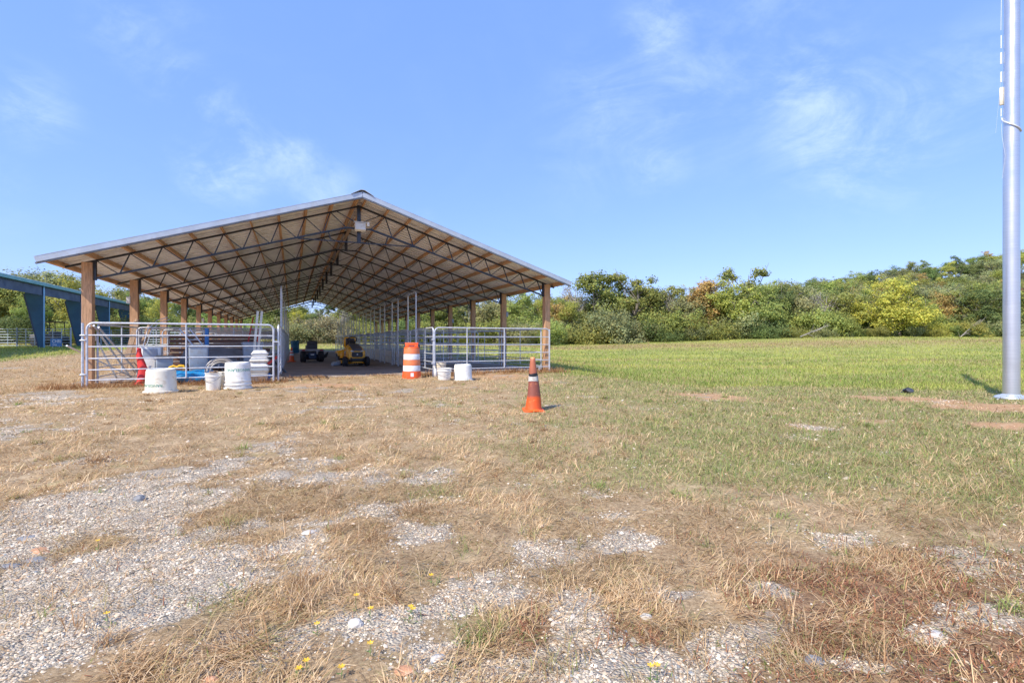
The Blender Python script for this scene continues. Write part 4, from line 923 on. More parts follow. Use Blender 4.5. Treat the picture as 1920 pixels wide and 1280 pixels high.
# utility vehicle with canopy
uvx = thing('utility_vehicle', 'dark utility vehicle with a flat black canopy parked behind the pens', 'utility vehicle', (-45.2, 47.5, float(ter(-45.2, 47.5))), R(8))
b = MB(); b.box((0, 0, 2.35), (1.9, 1.5, .08), bev=.03); b.build('canopy', M['black'], uvx, True)
b = MB()
for (x, y) in ((-.7, -.6), (.75, -.6), (-.7, .6), (.75, .6)): b.tube([(x, y, .9), (x*.92, y, 2.33)], .04, 6)
b.build('roll_cage', M['black'], uvx)
b = MB(); b.box((-.2, 0, .75), (2.6, 1.4, .5), bev=.12); b.box((-1.1, 0, 1.02), (.9, 1.3, .2), bev=.08); b.box((.3, 0, 1.15), (.3, 1.2, .6), bev=.08); b.build('body', M['dk_plastic'], uvx, True)
for (x, y) in ((-1.0, -.7), (.8, -.7), (-1.0, .7), (.8, .7)):
    b = MB(); b.lathe([(.2, -.12), (.3, -.12), (.34, -.06), (.34, .06), (.3, .12), (.2, .12)], 20, M=Euler((R(90), 0, 0)).to_matrix(), c=(x, y, .34)); b.build('wheel', M['black_rub'], uvx, True)
#VEG
# ------------------------------------------------------------------ trees
def leaf_crown(name, seed, lobes, leaf=.155, per=190, flat=.7, sparse=1.0, clump=.85):
    """many leaf-sized faces gathered in clumps through the volume of several lobes; tree is about 10 m tall"""
    g = np.random.default_rng(seed); P_ = []; N_ = []; T_ = []
    for (cx, cy, cz, rx, rz, ncl) in lobes:
        ncl = int(ncl*sparse*1.35)
        d = g.normal(size=(ncl, 3)); d /= np.linalg.norm(d, axis=1)[:, None]
        rad = g.random(ncl)**.45; cen = np.array([cx, cy, cz])+d*rad[:, None]*np.array([rx, rx, rz])*g.uniform(.8, 1.25, (ncl, 1))
        shade = g.uniform(.86, 1.14, ncl)
        cen = cen+np.clip(g.normal(size=(ncl, 3)), -1.6, 1.6)*np.array([.5, .5, .42])
        for c_, dd, sh in zip(cen, d, shade):
            cs = clump*g.uniform(.35, 1.15); n = int(per*g.uniform(.6, 1.2)*(cs/clump)**1.3); ax = g.normal(size=3); ax /= np.linalg.norm(ax)
            off = np.clip(g.normal(size=(n, 3)), -1.7, 1.7)*np.array([cs, cs, cs*flat])*.58+ax[None]*np.clip(g.normal(size=(n, 1)), -1.6, 1.6)*cs*.55
            P_.append(c_+off); nn = off/(np.linalg.norm(off, axis=1)[:, None]+1e-6)+dd*.5+np.array([0, 0, .55])+g.normal(size=(n, 3))*.55
            N_.append(nn/np.linalg.norm(nn, axis=1)[:, None]); T_.append(sh*g.uniform(.72, 1.28, n))
    P_ = np.vstack(P_); N_ = np.vstack(N_); T_ = np.concatenate(T_); n = len(P_)
    a = np.cross(N_, g.normal(size=(n, 3))); a /= np.linalg.norm(a, axis=1)[:, None]; b = np.cross(N_, a)
    s1 = leaf*g.uniform(.5, 1.1, n)[:, None]; s2 = s1*g.uniform(.45, .8, n)[:, None]
    V = np.stack([P_-a*s1, P_-b*s2, P_+a*s1, P_+b*s2], 1).reshape(-1, 3)
    hue = g.normal(size=n)*.10
    col = np.stack([T_*(1+hue), T_*(1+.2*hue), T_*(1-.6*hue), np.ones(n)], 1).repeat(4, 0)
    loops = np.arange(4*n); st = np.arange(n)*4; tot = np.full(n, 4)
    o = npmesh(name, V, loops, st, tot, M['leaf'], {'tint': col}); return o
def limbs(seed, lobes, H=10, r0=.22, twigs=2, fork=.25, m='bark', extra=0):
    g = random.Random(seed); b = MB(); top = max(l[2] for l in lobes)
    base = [Vector((0, 0, -.3)), Vector((g.uniform(-.1, .1), g.uniform(-.1, .1), H*.15)), Vector((g.uniform(-.3, .3), g.uniform(-.3, .3), H*.35)), Vector((g.uniform(-.4, .4), g.uniform(-.4, .4), H*.6)), Vector((g.uniform(-.5, .5), g.uniform(-.5, .5), top))]
    b.tube(base, [r0*1.25, r0, r0*.75, r0*.45, r0*.12], 7)
    for l in lobes:
        for q in range(2+extra):
            t = g.uniform(fork, .8); i = min(3, int(t*4)); s_ = base[i].lerp(base[i+1], t*4-i)
            e = Vector((l[0]+g.uniform(-.8, .8)*l[3], l[1]+g.uniform(-.8, .8)*l[3], max(s_.z+.4, l[2]+g.uniform(-.5, .9)*l[4])))
            mid = s_.lerp(e, .5)+Vector((g.uniform(-.35, .35), g.uniform(-.35, .35), g.uniform(-.3, .2)))
            e = e+(e-s_)*g.uniform(0, .22); b.tube([s_, mid, e], [r0*.40, r0*.26, r0*.08], 5, cap=False)
            for w_ in range(twigs):
                s2 = mid.lerp(e, g.uniform(0, .8)); e2 = s2+Vector((g.uniform(-1, 1), g.uniform(-1, 1), g.uniform(.1, 1.1)))*g.uniform(.6, 1.2)
                m2 = s2.lerp(e2, .5)+Vector((g.uniform(-.15, .15), g.uniform(-.15, .15), .1))
                b.tube([s2, m2, e2], [r0*.14, r0*.09, r0*.03], 4, cap=False)
    return b.build('trunk', M[m], None, True)
def mk_lobes(kind, seed):
    g = random.Random(seed); L = []
    if kind == 'round':
        L.append((0, 0, 6.3, 2.5, 2.6, 20))
        for i in range(7): a = i*.9+g.random(); L.append((2.0*math.cos(a), 2.0*math.sin(a), g.uniform(3.6, 6.8), 1.5, 1.3, 8))
    elif kind == 'tall':
        for i in range(7): a = g.random()*6.28; z_ = 3+i*.95; r_ = 1.5*math.sin(min(1, (10.4-z_)/6)*1.5); L.append((r_*.6*math.cos(a), r_*.6*math.sin(a), z_, 1.1+r_*.5, 1.0, 8))
    elif kind == 'wide':
        for i in range(9): a = i*.7+g.random(); rr_ = g.uniform(1.2, 3.3); L.append((rr_*math.cos(a), rr_*math.sin(a), g.uniform(4.2, 8.4)-rr_*.3, 1.5, 1.0, 8))
    elif kind == 'open':
        for i in range(10): a = g.random()*6.28; rr_ = g.uniform(.6, 2.6); L.append((rr_*math.cos(a), rr_*math.sin(a), g.uniform(3.8, 9.2), 1.0, .7, 4))
    elif kind == 'full':
        L.append((0, 0, 4.6, 3.2, 3.6, 34)); L.append((0, 0, 8.0, 1.7, 1.6, 10))
        for i in range(8): a = i*.8+g.random()*.5; L.append((2.9*math.cos(a), 2.9*math.sin(a), g.uniform(1.9, 5.2), 1.5, 1.3, 7))
    elif kind == 'pine':
        for i in range(8): a = g.random()*6.28; z_ = 5.2+i*.62; rr_ = (10.5-z_)*.35; L.append((rr_*math.cos(a), rr_*math.sin(a), z_, .9, .35, 5))
    elif kind == 'shrub':
        for i in range(7): a = g.random()*6.28; rr_ = g.uniform(.3, 2.6); L.append((rr_*math.cos(a), rr_*math.sin(a), g.uniform(.7, 2.6)-rr_*.2, 1.4, 1.0, 7))
    elif kind == 'bare':
        for i in range(9): a = g.random()*6.28; rr_ = g.uniform(.5, 2.6); L.append((rr_*math.cos(a), rr_*math.sin(a), g.uniform(4.5, 9.0), .9, .6, 2))
    return L
PROTO = {}
for (key, kind, seed, kw) in (('round1', 'round', 1, {}), ('round2', 'round', 12, {}), ('tall1', 'tall', 3, {}), ('tall2', 'tall', 14, {}), ('wide1', 'wide', 5, {}), ('wide2', 'wide', 26, {}),
                              ('open1', 'open', 7, dict(clump=.6)), ('open2', 'open', 18, dict(clump=.6)), ('full1', 'full', 9, dict(per=190, leaf=.15)), ('pine1', 'pine', 10, dict(clump=.6, flat=.45, leaf=.12)),
                              ('shrub1', 'shrub', 11, dict(leaf=.12)), ('shrub2', 'shrub', 31, dict(leaf=.12)), ('bare1', 'bare', 13, dict(per=40, leaf=.11, clump=.95)), ('bare2', 'bare', 44, dict(per=26, leaf=.11, clump=.95))):
    L = mk_lobes(kind, seed); cr = leaf_crown('crown', seed, L, **kw)
    if kind == 'shrub': tr = limbs(seed, L[:4], H=2.5, r0=.08, fork=.1)
    else: tr = limbs(seed, L, r0=.2 if kind != 'pine' else .16, twigs=5 if kind == 'bare' else 2, m='dead_bark' if kind == 'bare' else 'bark', extra=2 if kind == 'bare' else 0)
    PROTO[key] = (tr, cr)
used_proto = set()
SEEN = {}
def tree(key, x, y, h, color, label, group, cat='tree', sxy=1.0, rz=None, name=None):
    if label in SEEN and ('taller '+label) not in SEEN and ('shorter '+label) not in SEEN and len(label.split()) < 16: label = ('taller ' if h > SEEN[label] else 'shorter ')+label
    SEEN[label] = h
    z_ = float(ter(x, y)); t = thing(name or ('shrub' if key.startswith('shrub') else ('pine_tree' if key.startswith('pine') else ('bare_tree' if key.startswith('bare') else 'leafy_tree'))), label, cat, (x, y, z_), rz if rz is not None else random.uniform(0, 6.28), group)
    s_ = h/10.0 if not key.startswith('shrub') else h/3.4
    s_ *= 1.07; t.scale = (s_*sxy, s_*sxy, s_)
    for o in PROTO[key]:
        if key not in used_proto: c = o
        else: c = o.copy(); C.objects.link(c)
        c.parent = t; c.color = tuple(color)+(1,)
    used_proto.add(key); return t
OL = (.34, .36, .11); DG = (.19, .25, .09); YG = (.45, .46, .12); GY = (.37, .38, .18); OR = (.50, .37, .14); LG = (.35, .42, .12); TAN = (.42, .36, .20); RD = (.36, .24, .13); YE = (.56, .55, .12)
def jit(c, a=.14):
    m_ = 1+random.uniform(-a, a); return tuple(x*m_*(1+random.uniform(-.05, .05)) for x in c)
def top_h(px, py, Y):
    X = (px-960)/F*Y; return CAMZ+(638-py)/F*Y-float(ter(X, Y))
# edge of the wood across the meadow: x pixel, top y pixel, distance, kind, colour, width factor, label
ROW = [
 (1040, 556, 88, 'round1', OR, 1.0, 'orange-tinted tree just right of the barn corner post'),
 (1078, 528, 92, 'bare1', GY, .9, 'nearly bare twiggy tree right of the barn roof corner'),
 (1062, 566, 86, 'wide1', YG, .9, 'yellow-green low tree before the nearly bare tree'),
 (1122, 520, 92, 'tall1', OL, 1.25, 'tall rounded olive tree, first high crown right of the barn'),
 (1150, 532, 96, 'round2', LG, .8, 'light green tree behind the first high olive crown'),
 (1196, 514, 92, 'open2', OL, 1.15, 'tallest open-crowned tree of the meadow edge, with sky between branches'),
 (1225, 530, 94, 'wide2', OL, .95, 'spreading olive tree right of the tallest open crown'),
 (1262, 540, 92, 'bare2', GY, .9, 'grey thin-leaved tree between two green crowns at the meadow edge'),
 (1292, 542, 90, 'round1', GY, .85, 'grey-green rounded tree in the middle of the meadow edge'),
 (1330, 530, 90, 'tall2', OR, 1.2, 'orange-yellow tree left of the broad yellow-green crowns'),
 (1372, 526, 88, 'round2', YG, 1.05, 'broad yellow-green tree at the middle of the meadow edge'),
 (1400, 515, 93, 'open1', OL, 1.1, 'loose dark-topped tree rising above the broad yellow-green trees'),
 (1430, 532, 88, 'full1', LG, 1.0, 'full light green tree reaching down to the grass'),
 (1470, 532, 92, 'wide1', DG, .9, 'dark green spreading tree at the right end of the yellow-green trees'),
 (1500, 545, 90, 'round1', GY, 1.0, 'dull grey-green tree above the fallen branches'),
 (1545, 548, 92, 'bare1', GY, 1.1, 'pale bare-branched tree among grey-green trees'),
 (1585, 545, 92, 'wide2', OL, 1.0, 'olive tree left of the bright yellow tree'),
 (1612, 560, 93, 'tall2', DG, 1.0, 'narrow dark tree touching the bright yellow tree'),
 (1740, 560, 92, 'wide1', LG, .9, 'light green tree right of the bright yellow tree'),
 (1775, 548, 93, 'round2', OR, .9, 'rusty orange tree between yellow tree and flagpole'),
 (1815, 545, 90, 'open2', OL, 1.1, 'open olive tree with orange tips left of the flagpole'),
 (1850, 538, 88, 'wide2', DG, 1.0, 'dark green tree left of the flagpole with slanting pale trunk'),
 (1900, 528, 90, 'round1', OL, 1.0, 'olive tree standing behind the flagpole'),
 (1945, 520, 90, 'wide1', RD, 1.0, 'reddish tree at the right edge of the photo')]
for (px, py, Y, kd, col, sx, lab) in ROW:
    p = at(px, Y); tree(kd, p.x, p.y, top_h(px, py, Y)*1.02, jit(col, .06), lab, 'trees along the edge of the meadow', sxy=sx*1.12)
p = at(1673, 86); tree('full1', p.x, p.y, top_h(1673, 520, 86), YE, 'bright yellow-green full tree standing out at the meadow edge', None, sxy=1.28, rz=1.0)
# hill
hh = [(1460, 530), (1494, 522), (1540, 520), (1593, 514), (1632, 506), (1659, 502), (1709, 490), (1736, 496), (1779, 488), (1832, 477), (1874, 466), (1920, 468)]
cnt = 0
def cname(c):
    d = {'olive': OL, 'dark green': DG, 'yellow-green': YG, 'grey-green': GY, 'rust-tinted': OR, 'light green': LG, 'tan': TAN}
    return min(d, key=lambda q: sum(abs(a-b) for a, b in zip(d[q], c)))
MARK = [(1120, 'right of the barn roof corner'), (1200, 'by the high olive crown'), (1260, 'by the tallest open crown'), (1330, 'left of the orange-yellow tree'), (1400, 'behind the orange-yellow tree'), (1460, 'by the full light green tree'), (1510, 'above the dark spreading tree'), (1560, 'near the fallen branch'), (1620, 'left of the bright yellow tree'), (1725, 'behind the bright yellow tree'), (1775, 'right of the bright yellow tree'), (1830, 'midway to the flagpole'), (1880, 'left of the flagpole'), (3000, 'behind the flagpole or beyond')]
LEV = ['at the foot of the hill', 'low on the hill', 'on the lower slope', 'halfway up the hill', 'on the upper slope', 'on the crest']
SHP = {'round': 'round', 'wide1': 'spreading', 'wide2': 'broad', 'tall1': 'tall', 'tall2': 'upright', 'full1': 'full', 'open1': 'loose', 'round1': 'rounded', 'round2': 'domed', 'pine1': 'pine', 'shrub1': 'low', 'shrub2': 'spreading low', 'open2': 'airy'}
def where(px): return next(t for q, t in MARK if px < q)
BMARK = [(80, 'left of the first blue column'), (155, 'behind the yard sign'), (252, 'right of the first left post'), (308, 'right of the second left post'), (346, 'right of the third left post'), (420, 'right of the fourth left post'), (525, 'behind the far left posts'), (570, 'left of the aisle end'), (650, 'at the aisle end'), (760, 'behind the right arched gates'), (852, 'behind the far right posts'), (895, 'left of the third right post'), (948, 'left of the second right post'), (3000, 'left of the front right post')]
def bwhere(px): return next(t for q, t in BMARK if px < q)
for row, (Ya, Yb) in enumerate(((108, 116), (120, 132), (138, 152), (160, 176), (186, 204), (214, 232))):
    for i in range(26):
        px = 1430+i*23+random.uniform(-9, 9); Y = random.uniform(Ya, Yb)
        if px < 1430+row*12: continue
        X = (px-960)/F*Y; zt = float(ter(X, Y)); lim = np.interp(px, [q[0] for q in hh], [q[1] for q in hh])
        h = random.uniform(9, 13); top = 638-(zt+h-CAMZ)/Y*F
        if top < lim-2: h = max(4.5, CAMZ+(638-lim+random.uniform(-6, 4))/F*Y-zt)
        kd = random.choice(['round1', 'round2', 'wide1', 'wide2', 'full1', 'full1'] + (['pine1']*2 if row >= 4 and px > 1700 else []))
        col = random.choice([OL, GY, DG, LG, OL, OR, GY, YG])
        tree(kd, X, Y, h, jit(col, .2), f"{SHP[kd]} {cname(col)} {'tree' if kd != 'pine1' else 'one'} {LEV[row]}, {where(px)}", 'trees on the hillside', sxy=random.uniform(.95, 1.25)); cnt += 1
# second row and understorey
for i in range(42):
    px = 1030+i*22+random.uniform(-9, 9); Y = random.uniform(97, 104); p = at(px, Y)
    kd = random.choice(['round1', 'round2', 'wide1', 'wide2', 'tall1']); col = random.choice([OL, DG, GY, LG, OL])
    tree(kd, p.x, p.y, (8.3+random.uniform(0, 2.4))*(1.0 if px < 1400 else 1.05), jit(col, .2), f"{SHP[kd]} {cname(col)} second-row tree, {where(px)}", 'trees of the second row', sxy=1.15)
for i in range(44):
    px = 1028+i*21.5+random.uniform(-8, 8); Y = random.uniform(82, 87); p = at(px, Y)
    kd = random.choice(['shrub1', 'shrub2']); col = random.choice([DG, OL, DG, GY, GY, LG, OL, YG]); hh_ = random.choice([1.6, 2.4, 3.0, 4.2, 5.2])*random.uniform(.85, 1.15)
    if 1590 < px < 1760: hh_ = min(hh_, 1.7)
    tree(kd, p.x, p.y, hh_, jit(col, .2), f"{SHP[kd]} {cname(col)} {'big' if hh_ > 2.7 else 'small'} bush at the meadow edge, {where(px)}", 'bushes along the meadow edge', cat='bush')
# behind the barn, between its posts and through its far end
BK = [(-20, 506, 75, 'wide1', OL, 1.1, 'olive tree at the far left edge above the arena roof'), (40, 512, 72, 'round1', OL, 1.1, 'rounded olive tree above the left end of the arena gutter'),
      (95, 502, 76, 'wide2', GY, 1.2, 'tall grey-olive tree above the first blue column'), (150, 514, 68, 'round2', YG, 1.0, 'bright yellow-green tree left of the first barn post'),
      (200, 535, 70, 'wide1', OL, 1.0, 'olive tree between the first and second left barn posts'), (262, 545, 66, 'round1', LG, 1.0, 'light green tree right of the second left barn post'),
      (240, 528, 78, 'open1', GY, 1.1, 'loose grey-green tree peeking under the left eave'), (300, 560, 64, 'full1', YG, 1.0, 'full yellow-green tree between the second and third left posts'),
      (345, 556, 72, 'wide2', DG, 1.0, 'dark tree between the third and fourth left posts'), (400, 560, 74, 'round2', DG, 1.1, 'dark round tree behind the fourth left post'),
      (455, 566, 76, 'wide1', OL, 1.1, 'olive tree behind the far left posts'), (510, 562, 74, 'round1', OL, 1.0, 'olive tree left of the aisle end'),
      (560, 580, 66, 'full1', YE, .8, 'yellow-green tree framed by the far end of the aisle'), (600, 572, 78, 'open2', DG, 1.1, 'dark branching tree framed by the far end of the aisle'),
      (640, 575, 74, 'bare2', GY, 1.1, 'grey bare tree right of the centre of the aisle end'), (690, 572, 82, 'wide2', OL, 1.1, 'olive tree seen above the right stalls'),
      (740, 570, 84, 'round2', YG, 1.0, 'yellow-green tree behind the right row of arched gates'), (790, 562, 86, 'wide1', LG, 1.0, 'light green tree seen between far right posts'),
      (838, 560, 86, 'round1', OL, 1.1, 'olive tree behind the fourth right barn post'), (885, 556, 86, 'open1', GY, 1.1, 'grey-green tree seen between right posts'),
      (925, 545, 85, 'round2', GY, 1.1, 'dull green tree left of the second right post'), (975, 540, 84, 'full1', LG, 1.1, 'full light green tree between the last two right posts'),
      (1008, 552, 88, 'wide2', YG, .9, 'yellow-green tree beside the front right post'), (60, 560, 62, 'round2', LG, .9, 'low light green tree seen under the arena eave'), (-60, 520, 66, 'round1', OL, 1.1, 'olive tree outside the left frame edge')]
for (px, py, Y, kd, col, sx, lab) in BK:
    p = at(px, Y); tree(kd, p.x, p.y, top_h(px, py, Y), jit(col, .08), lab, 'trees behind the barn', sxy=sx)
for i in range(46):
    px = -40+i*23.5+random.uniform(-8, 8); Y = random.uniform(60, 66)+ (16 if px > 640 else 0); p = at(px, Y)
    c_ = TAN if 570 < px < 650 else random.choice([DG, OL, OL, LG, GY]); lb = None
    kd = random.choice(['shrub1', 'shrub2']); lb = f"{SHP[kd]} {cname(c_)} bush behind the barn, {bwhere(px)}"
    tree(kd, p.x, p.y, random.uniform(2.2, 4.2) if c_ is not TAN else 3.6, jit(c_, .15), lb, 'bushes behind the barn', cat='bush')
for i in range(22):
    px = -60+i*52+random.uniform(-12, 12); Y = random.uniform(90, 100); p = at(px, Y)
    kd = random.choice(['round1', 'round2', 'wide1', 'wide2', 'tall1']); col = random.choice([OL, DG, GY, LG])
    tree(kd, p.x, p.y, random.uniform(7, 9), jit(col, .2), f"{SHP[kd]} {cname(col)} tree far behind the barn, {bwhere(px)}", 'trees of the far wood', sxy=1.3)
# fallen dead branches at the edge of the wood
for j, (px, lab) in enumerate(((1530, 'pale dead branch lying spread at the wood edge left of the yellow tree'), (1822, 'pale leaning dead trunk in the bushes left of the flagpole'))):
    g = random.Random(j+3); b = MB(); b.tube([(-2.8, 0, .2), (-1, 0, .9), (1.2, .2, 1.7), (2.6, .2, 2.1)], [.08, .07, .05, .02], 6)
    for i in range(9):
        s_ = Vector((-2+i*.5, 0, .5+i*.17)); e = s_+Vector((g.uniform(-.2, 1.6), g.uniform(-.8, .3), g.uniform(-.9, 1.4))); b.tube([s_, s_.lerp(e, .5)+Vector((0, 0, g.uniform(-.2, .2))), e], [.035, .022, .01], 5)
    o = b.build('dead_branch', M['dead_bark'], smooth=True); p = at(px, 80.5); o.location = p; o.rotation_euler.z = .1 if j == 0 else -.2
    if j: o.rotation_euler.y = R(-25)
    tag(o, lab, 'dead branch', 'dead wood at the wood edge')

# ------------------------------------------------------------------ grass, weeds and gravel (uncountable: one object each)
def blades(name, X, Y, L, W, tilt, az, col, curve=.35, lift=0.0):
    n = len(X); Z = gz(X, Y)+lift
    d = np.stack([np.cos(az), np.sin(az), np.zeros(n)], 1); s = np.stack([-np.sin(az), np.cos(az), np.zeros(n)], 1)
    up = np.array([0, 0, 1.0]); t1 = tilt; t2 = tilt-curve*rng.uniform(.3, 1.4, n)
    p0 = np.stack([X, Y, Z], 1)
    p1 = p0+(d*np.cos(t1)[:, None]+up*np.sin(t1)[:, None])*(L*.5)[:, None]
    p2 = p1+(d*np.cos(t2)[:, None]+up*np.sin(t2)[:, None])*(L*.5)[:, None]
    g_ = gz(p2[:, 0], p2[:, 1])+.004; p2[:, 2] = np.maximum(p2[:, 2], g_)
    w = (W/2)[:, None]
    V = np.stack([p0-s*w, p0+s*w, p1+s*w*.8, p1-s*w*.8, p2], 1).reshape(-1, 3)
    k_ = np.arange(n)*5
    lo = np.stack([k_, k_+1, k_+2, k_+3, k_+3, k_+2, k_+4], 1).ravel()
    st = np.stack([np.arange(n)*7, np.arange(n)*7+4], 1).ravel(); tot = np.tile([4, 3], n)
    c5 = np.repeat(np.concatenate([col, np.ones((n, 1))], 1), 5, 0)
    return npmesh(name, V, lo, st, tot, M['blade'], {'tint': c5}, 'stuff')
def sample(n, y0, y1, pw, side=1.22):
    # density falls with distance as y**-pw; area element ~ y
    u_ = rng.random(n); e = 2-pw
    y = (y0**e+u_*(y1**e-y0**e))**(1/e); x = rng.uniform(-side, side, n)*y
    return x, y
def pick(cols, n, w=None):
    c = np.array(cols)[rng.choice(len(cols), n, p=w)]
    return c*rng.uniform(.75, 1.25, n)[:, None]
def in_barn(x, y):
    v = -x*ST+y*CT; u = x*CT+y*ST; return (v > 14.95) & (v < 52) & (u > -4.7) & (u < 8.2)
# dry straw
x, y = sample(560000, 1.15, 34, 1.66); g_, gn, rd, so_, lu = fields(x, y)
clump = fbm(x+3, y+8, 4, 4.0)
dens = (1-g_*.80)*(1-.62*np.clip(gn*1.1, 0, 1))*(1-.7*so_)*(1-.55*rd)*S(clump, .26, .60)*(.55+.45*S(fbm(x, y, 3, 1.1), .35, .6))
keep = (rng.random(len(x)) < dens) & ~in_barn(x, y); x, y, rdk = x[keep], y[keep], rd[keep]; n = len(x)
sc = np.clip((y/2.5), 1, 30)**.75
az = 6.28*fbm(x, y, 2, 2.5)*2+rng.normal(size=n)*1.1
straw = pick([(.62, .44, .25), (.50, .34, .18), (.72, .55, .34), (.34, .21, .11), (.42, .36, .16)], n, [.3, .26, .2, .14, .10])*(.62+.8*fbm(x, y, 4, 2.6))[:, None]
blades('dry_grass', x, y, rng.gamma(4, .0155, n)*sc**.3+.014, rng.uniform(.0016, .0034, n)*sc, rng.uniform(.05, .75, n), az, straw, .5)
print('dry', n)
# green blades in the near turf
x, y = sample(420000, 1.3, 16, 1.6); g_, gn, rd, so_, lu = fields(x, y)
keep = (rng.random(len(x)) < np.clip(gn*1.0-.05, 0, 1)*(1-.85*g_)*(1-.8*so_)*(.55+.6*fbm(x, y, 3, 5))) & ~in_barn(x, y); x, y = x[keep], y[keep]; n = len(x)
sc = np.clip((y/2.5), 1, 30)**.75
gcol = pick([(.22, .28, .08), (.30, .34, .11), (.40, .38, .16), (.19, .28, .10), (.54, .43, .24)], n, [.28, .26, .18, .12, .16])
blades('green_grass', x, y, rng.gamma(4, .011, n)*sc**.3+.010, rng.uniform(.0018, .0036, n)*sc, rng.uniform(.2, 1.2, n), rng.uniform(0, 6.28, n), gcol, .5)
print('green', n)
# taller meadow
x, y = sample(330000, 8, 98, 1.75); g_, gn, rd, so_, lu = fields(x, y)
keep = (rng.random(len(x)) < lu*(.5+.7*fbm(x, y, 3, .8))) & ~in_barn(x, y); x, y = x[keep], y[keep]; n = len(x)
bd = fbm(x*.035*6, y*.11*6, 4, 1.0); bd = S(bd, .5, .68)
pt = S(fbm(x*.2, y*.4, 4, 1.0), .38, .62)[:, None]; mcol = pick([(.26, .34, .08), (.22, .29, .07)], n)*(1-pt)+pick([(.42, .45, .10), (.46, .47, .13)], n)*pt; rc_ = pick([(.36, .22, .12), (.42, .33, .18), (.30, .26, .10)], n)
pr = (rng.random(n) < .03+.12*bd+.65*meadow_band(x, y))[:, None]; mcol = np.where(pr, rc_, mcol)
blades('meadow_grass', x, y, rng.uniform(.08, .20, n)*(1+y/160), rng.uniform(.006, .011, n)*(y/10)**.8, rng.uniform(.35, 1.4, n), rng.uniform(0, 6.28, n), mcol, .5)
print('meadow', n)
# reddish ground weeds: short curly bits
x, y = sample(300000, 1.2, 7.5, 1.2, 1.2); g_, gn, rd, so_, lu = fields(x, y)
keep = rng.random(len(x)) < (np.clip(rd*1.2, 0, 1)*.9+.05)*(1-.8*g_)*S(fbm(x, y, 4, 5), .3, .6); x, y = x[keep], y[keep]; n = len(x)
rcol = pick([(.38, .18, .10), (.30, .14, .085), (.50, .30, .16), (.33, .25, .10), (.23, .26, .08), (.55, .39, .23)], n, [.28, .25, .17, .1, .08, .12])
blades('red_weeds', x, y, rng.gamma(3, .009, n)+.008, rng.uniform(.002, .0045, n), rng.uniform(-.1, 1.3, n), rng.uniform(0, 6.28, n), rcol, .8, lift=.004)
print('red', n)
# tufts: radiating long blades
T = []
def tuft(cx, cy, n, L, tl, tu, cols, dirn=None, spread=3.14, r=.03):
    a = rng.uniform(-spread, spread, n)+(dirn or 0); T.append((cx+rng.normal(size=n)*r, cy+rng.normal(size=n)*r, L*(.78 if cy < 8 else 1)*rng.uniform(.4, 1.1, n), rng.uniform(tl, tu, n), a, pick(cols, n)))
DRY = [(.55, .38, .21), (.42, .26, .14), (.64, .48, .30), (.33, .19, .10)]; MIX = [(.36, .32, .13), (.50, .37, .20), (.24, .26, .09), (.42, .27, .15)]; GRE = [(.22, .30, .08), (.28, .35, .10), (.33, .34, .13)]
for (px, py, n, L, tl, tu, cols, dr, sp_) in (
   (560, 1150, 110, .26, .1, 1.2, DRY, 2.4, 1.7), (700, 1010, 120, .2, .1, .9, DRY, None, 3.1), (470, 1225, 160, .32, .03, .35, DRY, 3.0, 1.0), (470, 1215, 90, .26, .05, .5, MIX, .3, 1.0),
   (240, 1270, 160, .25, .05, .6, DRY, None, 3.1), (560, 1105, 140, .16, .7, 1.5, DRY, None, 3.1), (920, 1180, 120, .17, .15, 1.0, MIX, None, 3.1), (900, 1190, 50, .12, .2, 1.1, GRE, None, 3.1),
   (780, 960, 130, .2, .05, .6, DRY, None, 3.1), (430, 985, 120, .16, .1, .8, MIX, None, 3.1), (1470, 1170, 50, .24, .3, 1.35, DRY, None, 3.1), (1650, 1240, 90, .17, .3, 1.4, DRY, None, 3.1), (1900, 1150, 70, .17, .3, 1.2, GRE, None, 3.1),
   (150, 1110, 10, .16, .3, 1.0, DRY, 2.0, .8), (130, 1180, 9, .18, .3, .9, DRY, 2.2, .6), (100, 1120, 14, .12, .1, .9, MIX, None, 3.1), (160, 1185, 9, .22, .3, .8, DRY, 2.0, .5), (1040, 1250, 60, .12, .5, 1.3, MIX, None, 3.1),
   (820, 925, 80, .11, .2, 1.0, MIX, None, 3.1), (880, 1020, 90, .09, .1, .9, MIX, None, 3.1), (1280, 930, 80, .09, .3, 1.2, GRE, None, 3.1), (1590, 1060, 70, .1, .2, 1.2, MIX, None, 3.1), (640, 880, 90, .13, .1, .8, DRY, None, 3.1),
   (540, 830, 90, .14, .2, .9, DRY, None, 3.1), (180, 862, 200, .2, .1, .9, DRY, None, 3.1), (130, 858, 150, .18, .1, .9, MIX, None, 3.1), (380, 870, 100, .16, .1, .8, DRY, None, 3.1)):
    q = spot(px, py); tuft(q.x, q.y, n, L, tl, tu, cols, dr, sp_, .02+.01*q.y)
for i in range(260):                      # loose tufts all over the straw
    xx, yy = sample(1, 1.6, 12, 1.3, 1.1); f = fields(xx, yy)
    if f[0][0] < .5 and not in_barn(xx, yy)[0]: tuft(xx[0], yy[0], int(rng.integers(18, 60)), rng.uniform(.07, .19), .1, 1.1, DRY if rng.random() < .6 and f[1][0] < .5 else (MIX if rng.random() < .7 else GRE))
for i in range(120):                      # sparse sprigs on gravel
    xx, yy = sample(1, 1.3, 6, 1.0, 1.1)
    tuft(xx[0], yy[0], int(rng.integers(4, 14)), rng.uniform(.04, .12), .1, 1.2, DRY if rng.random() < .6 else GRE, r=.008)
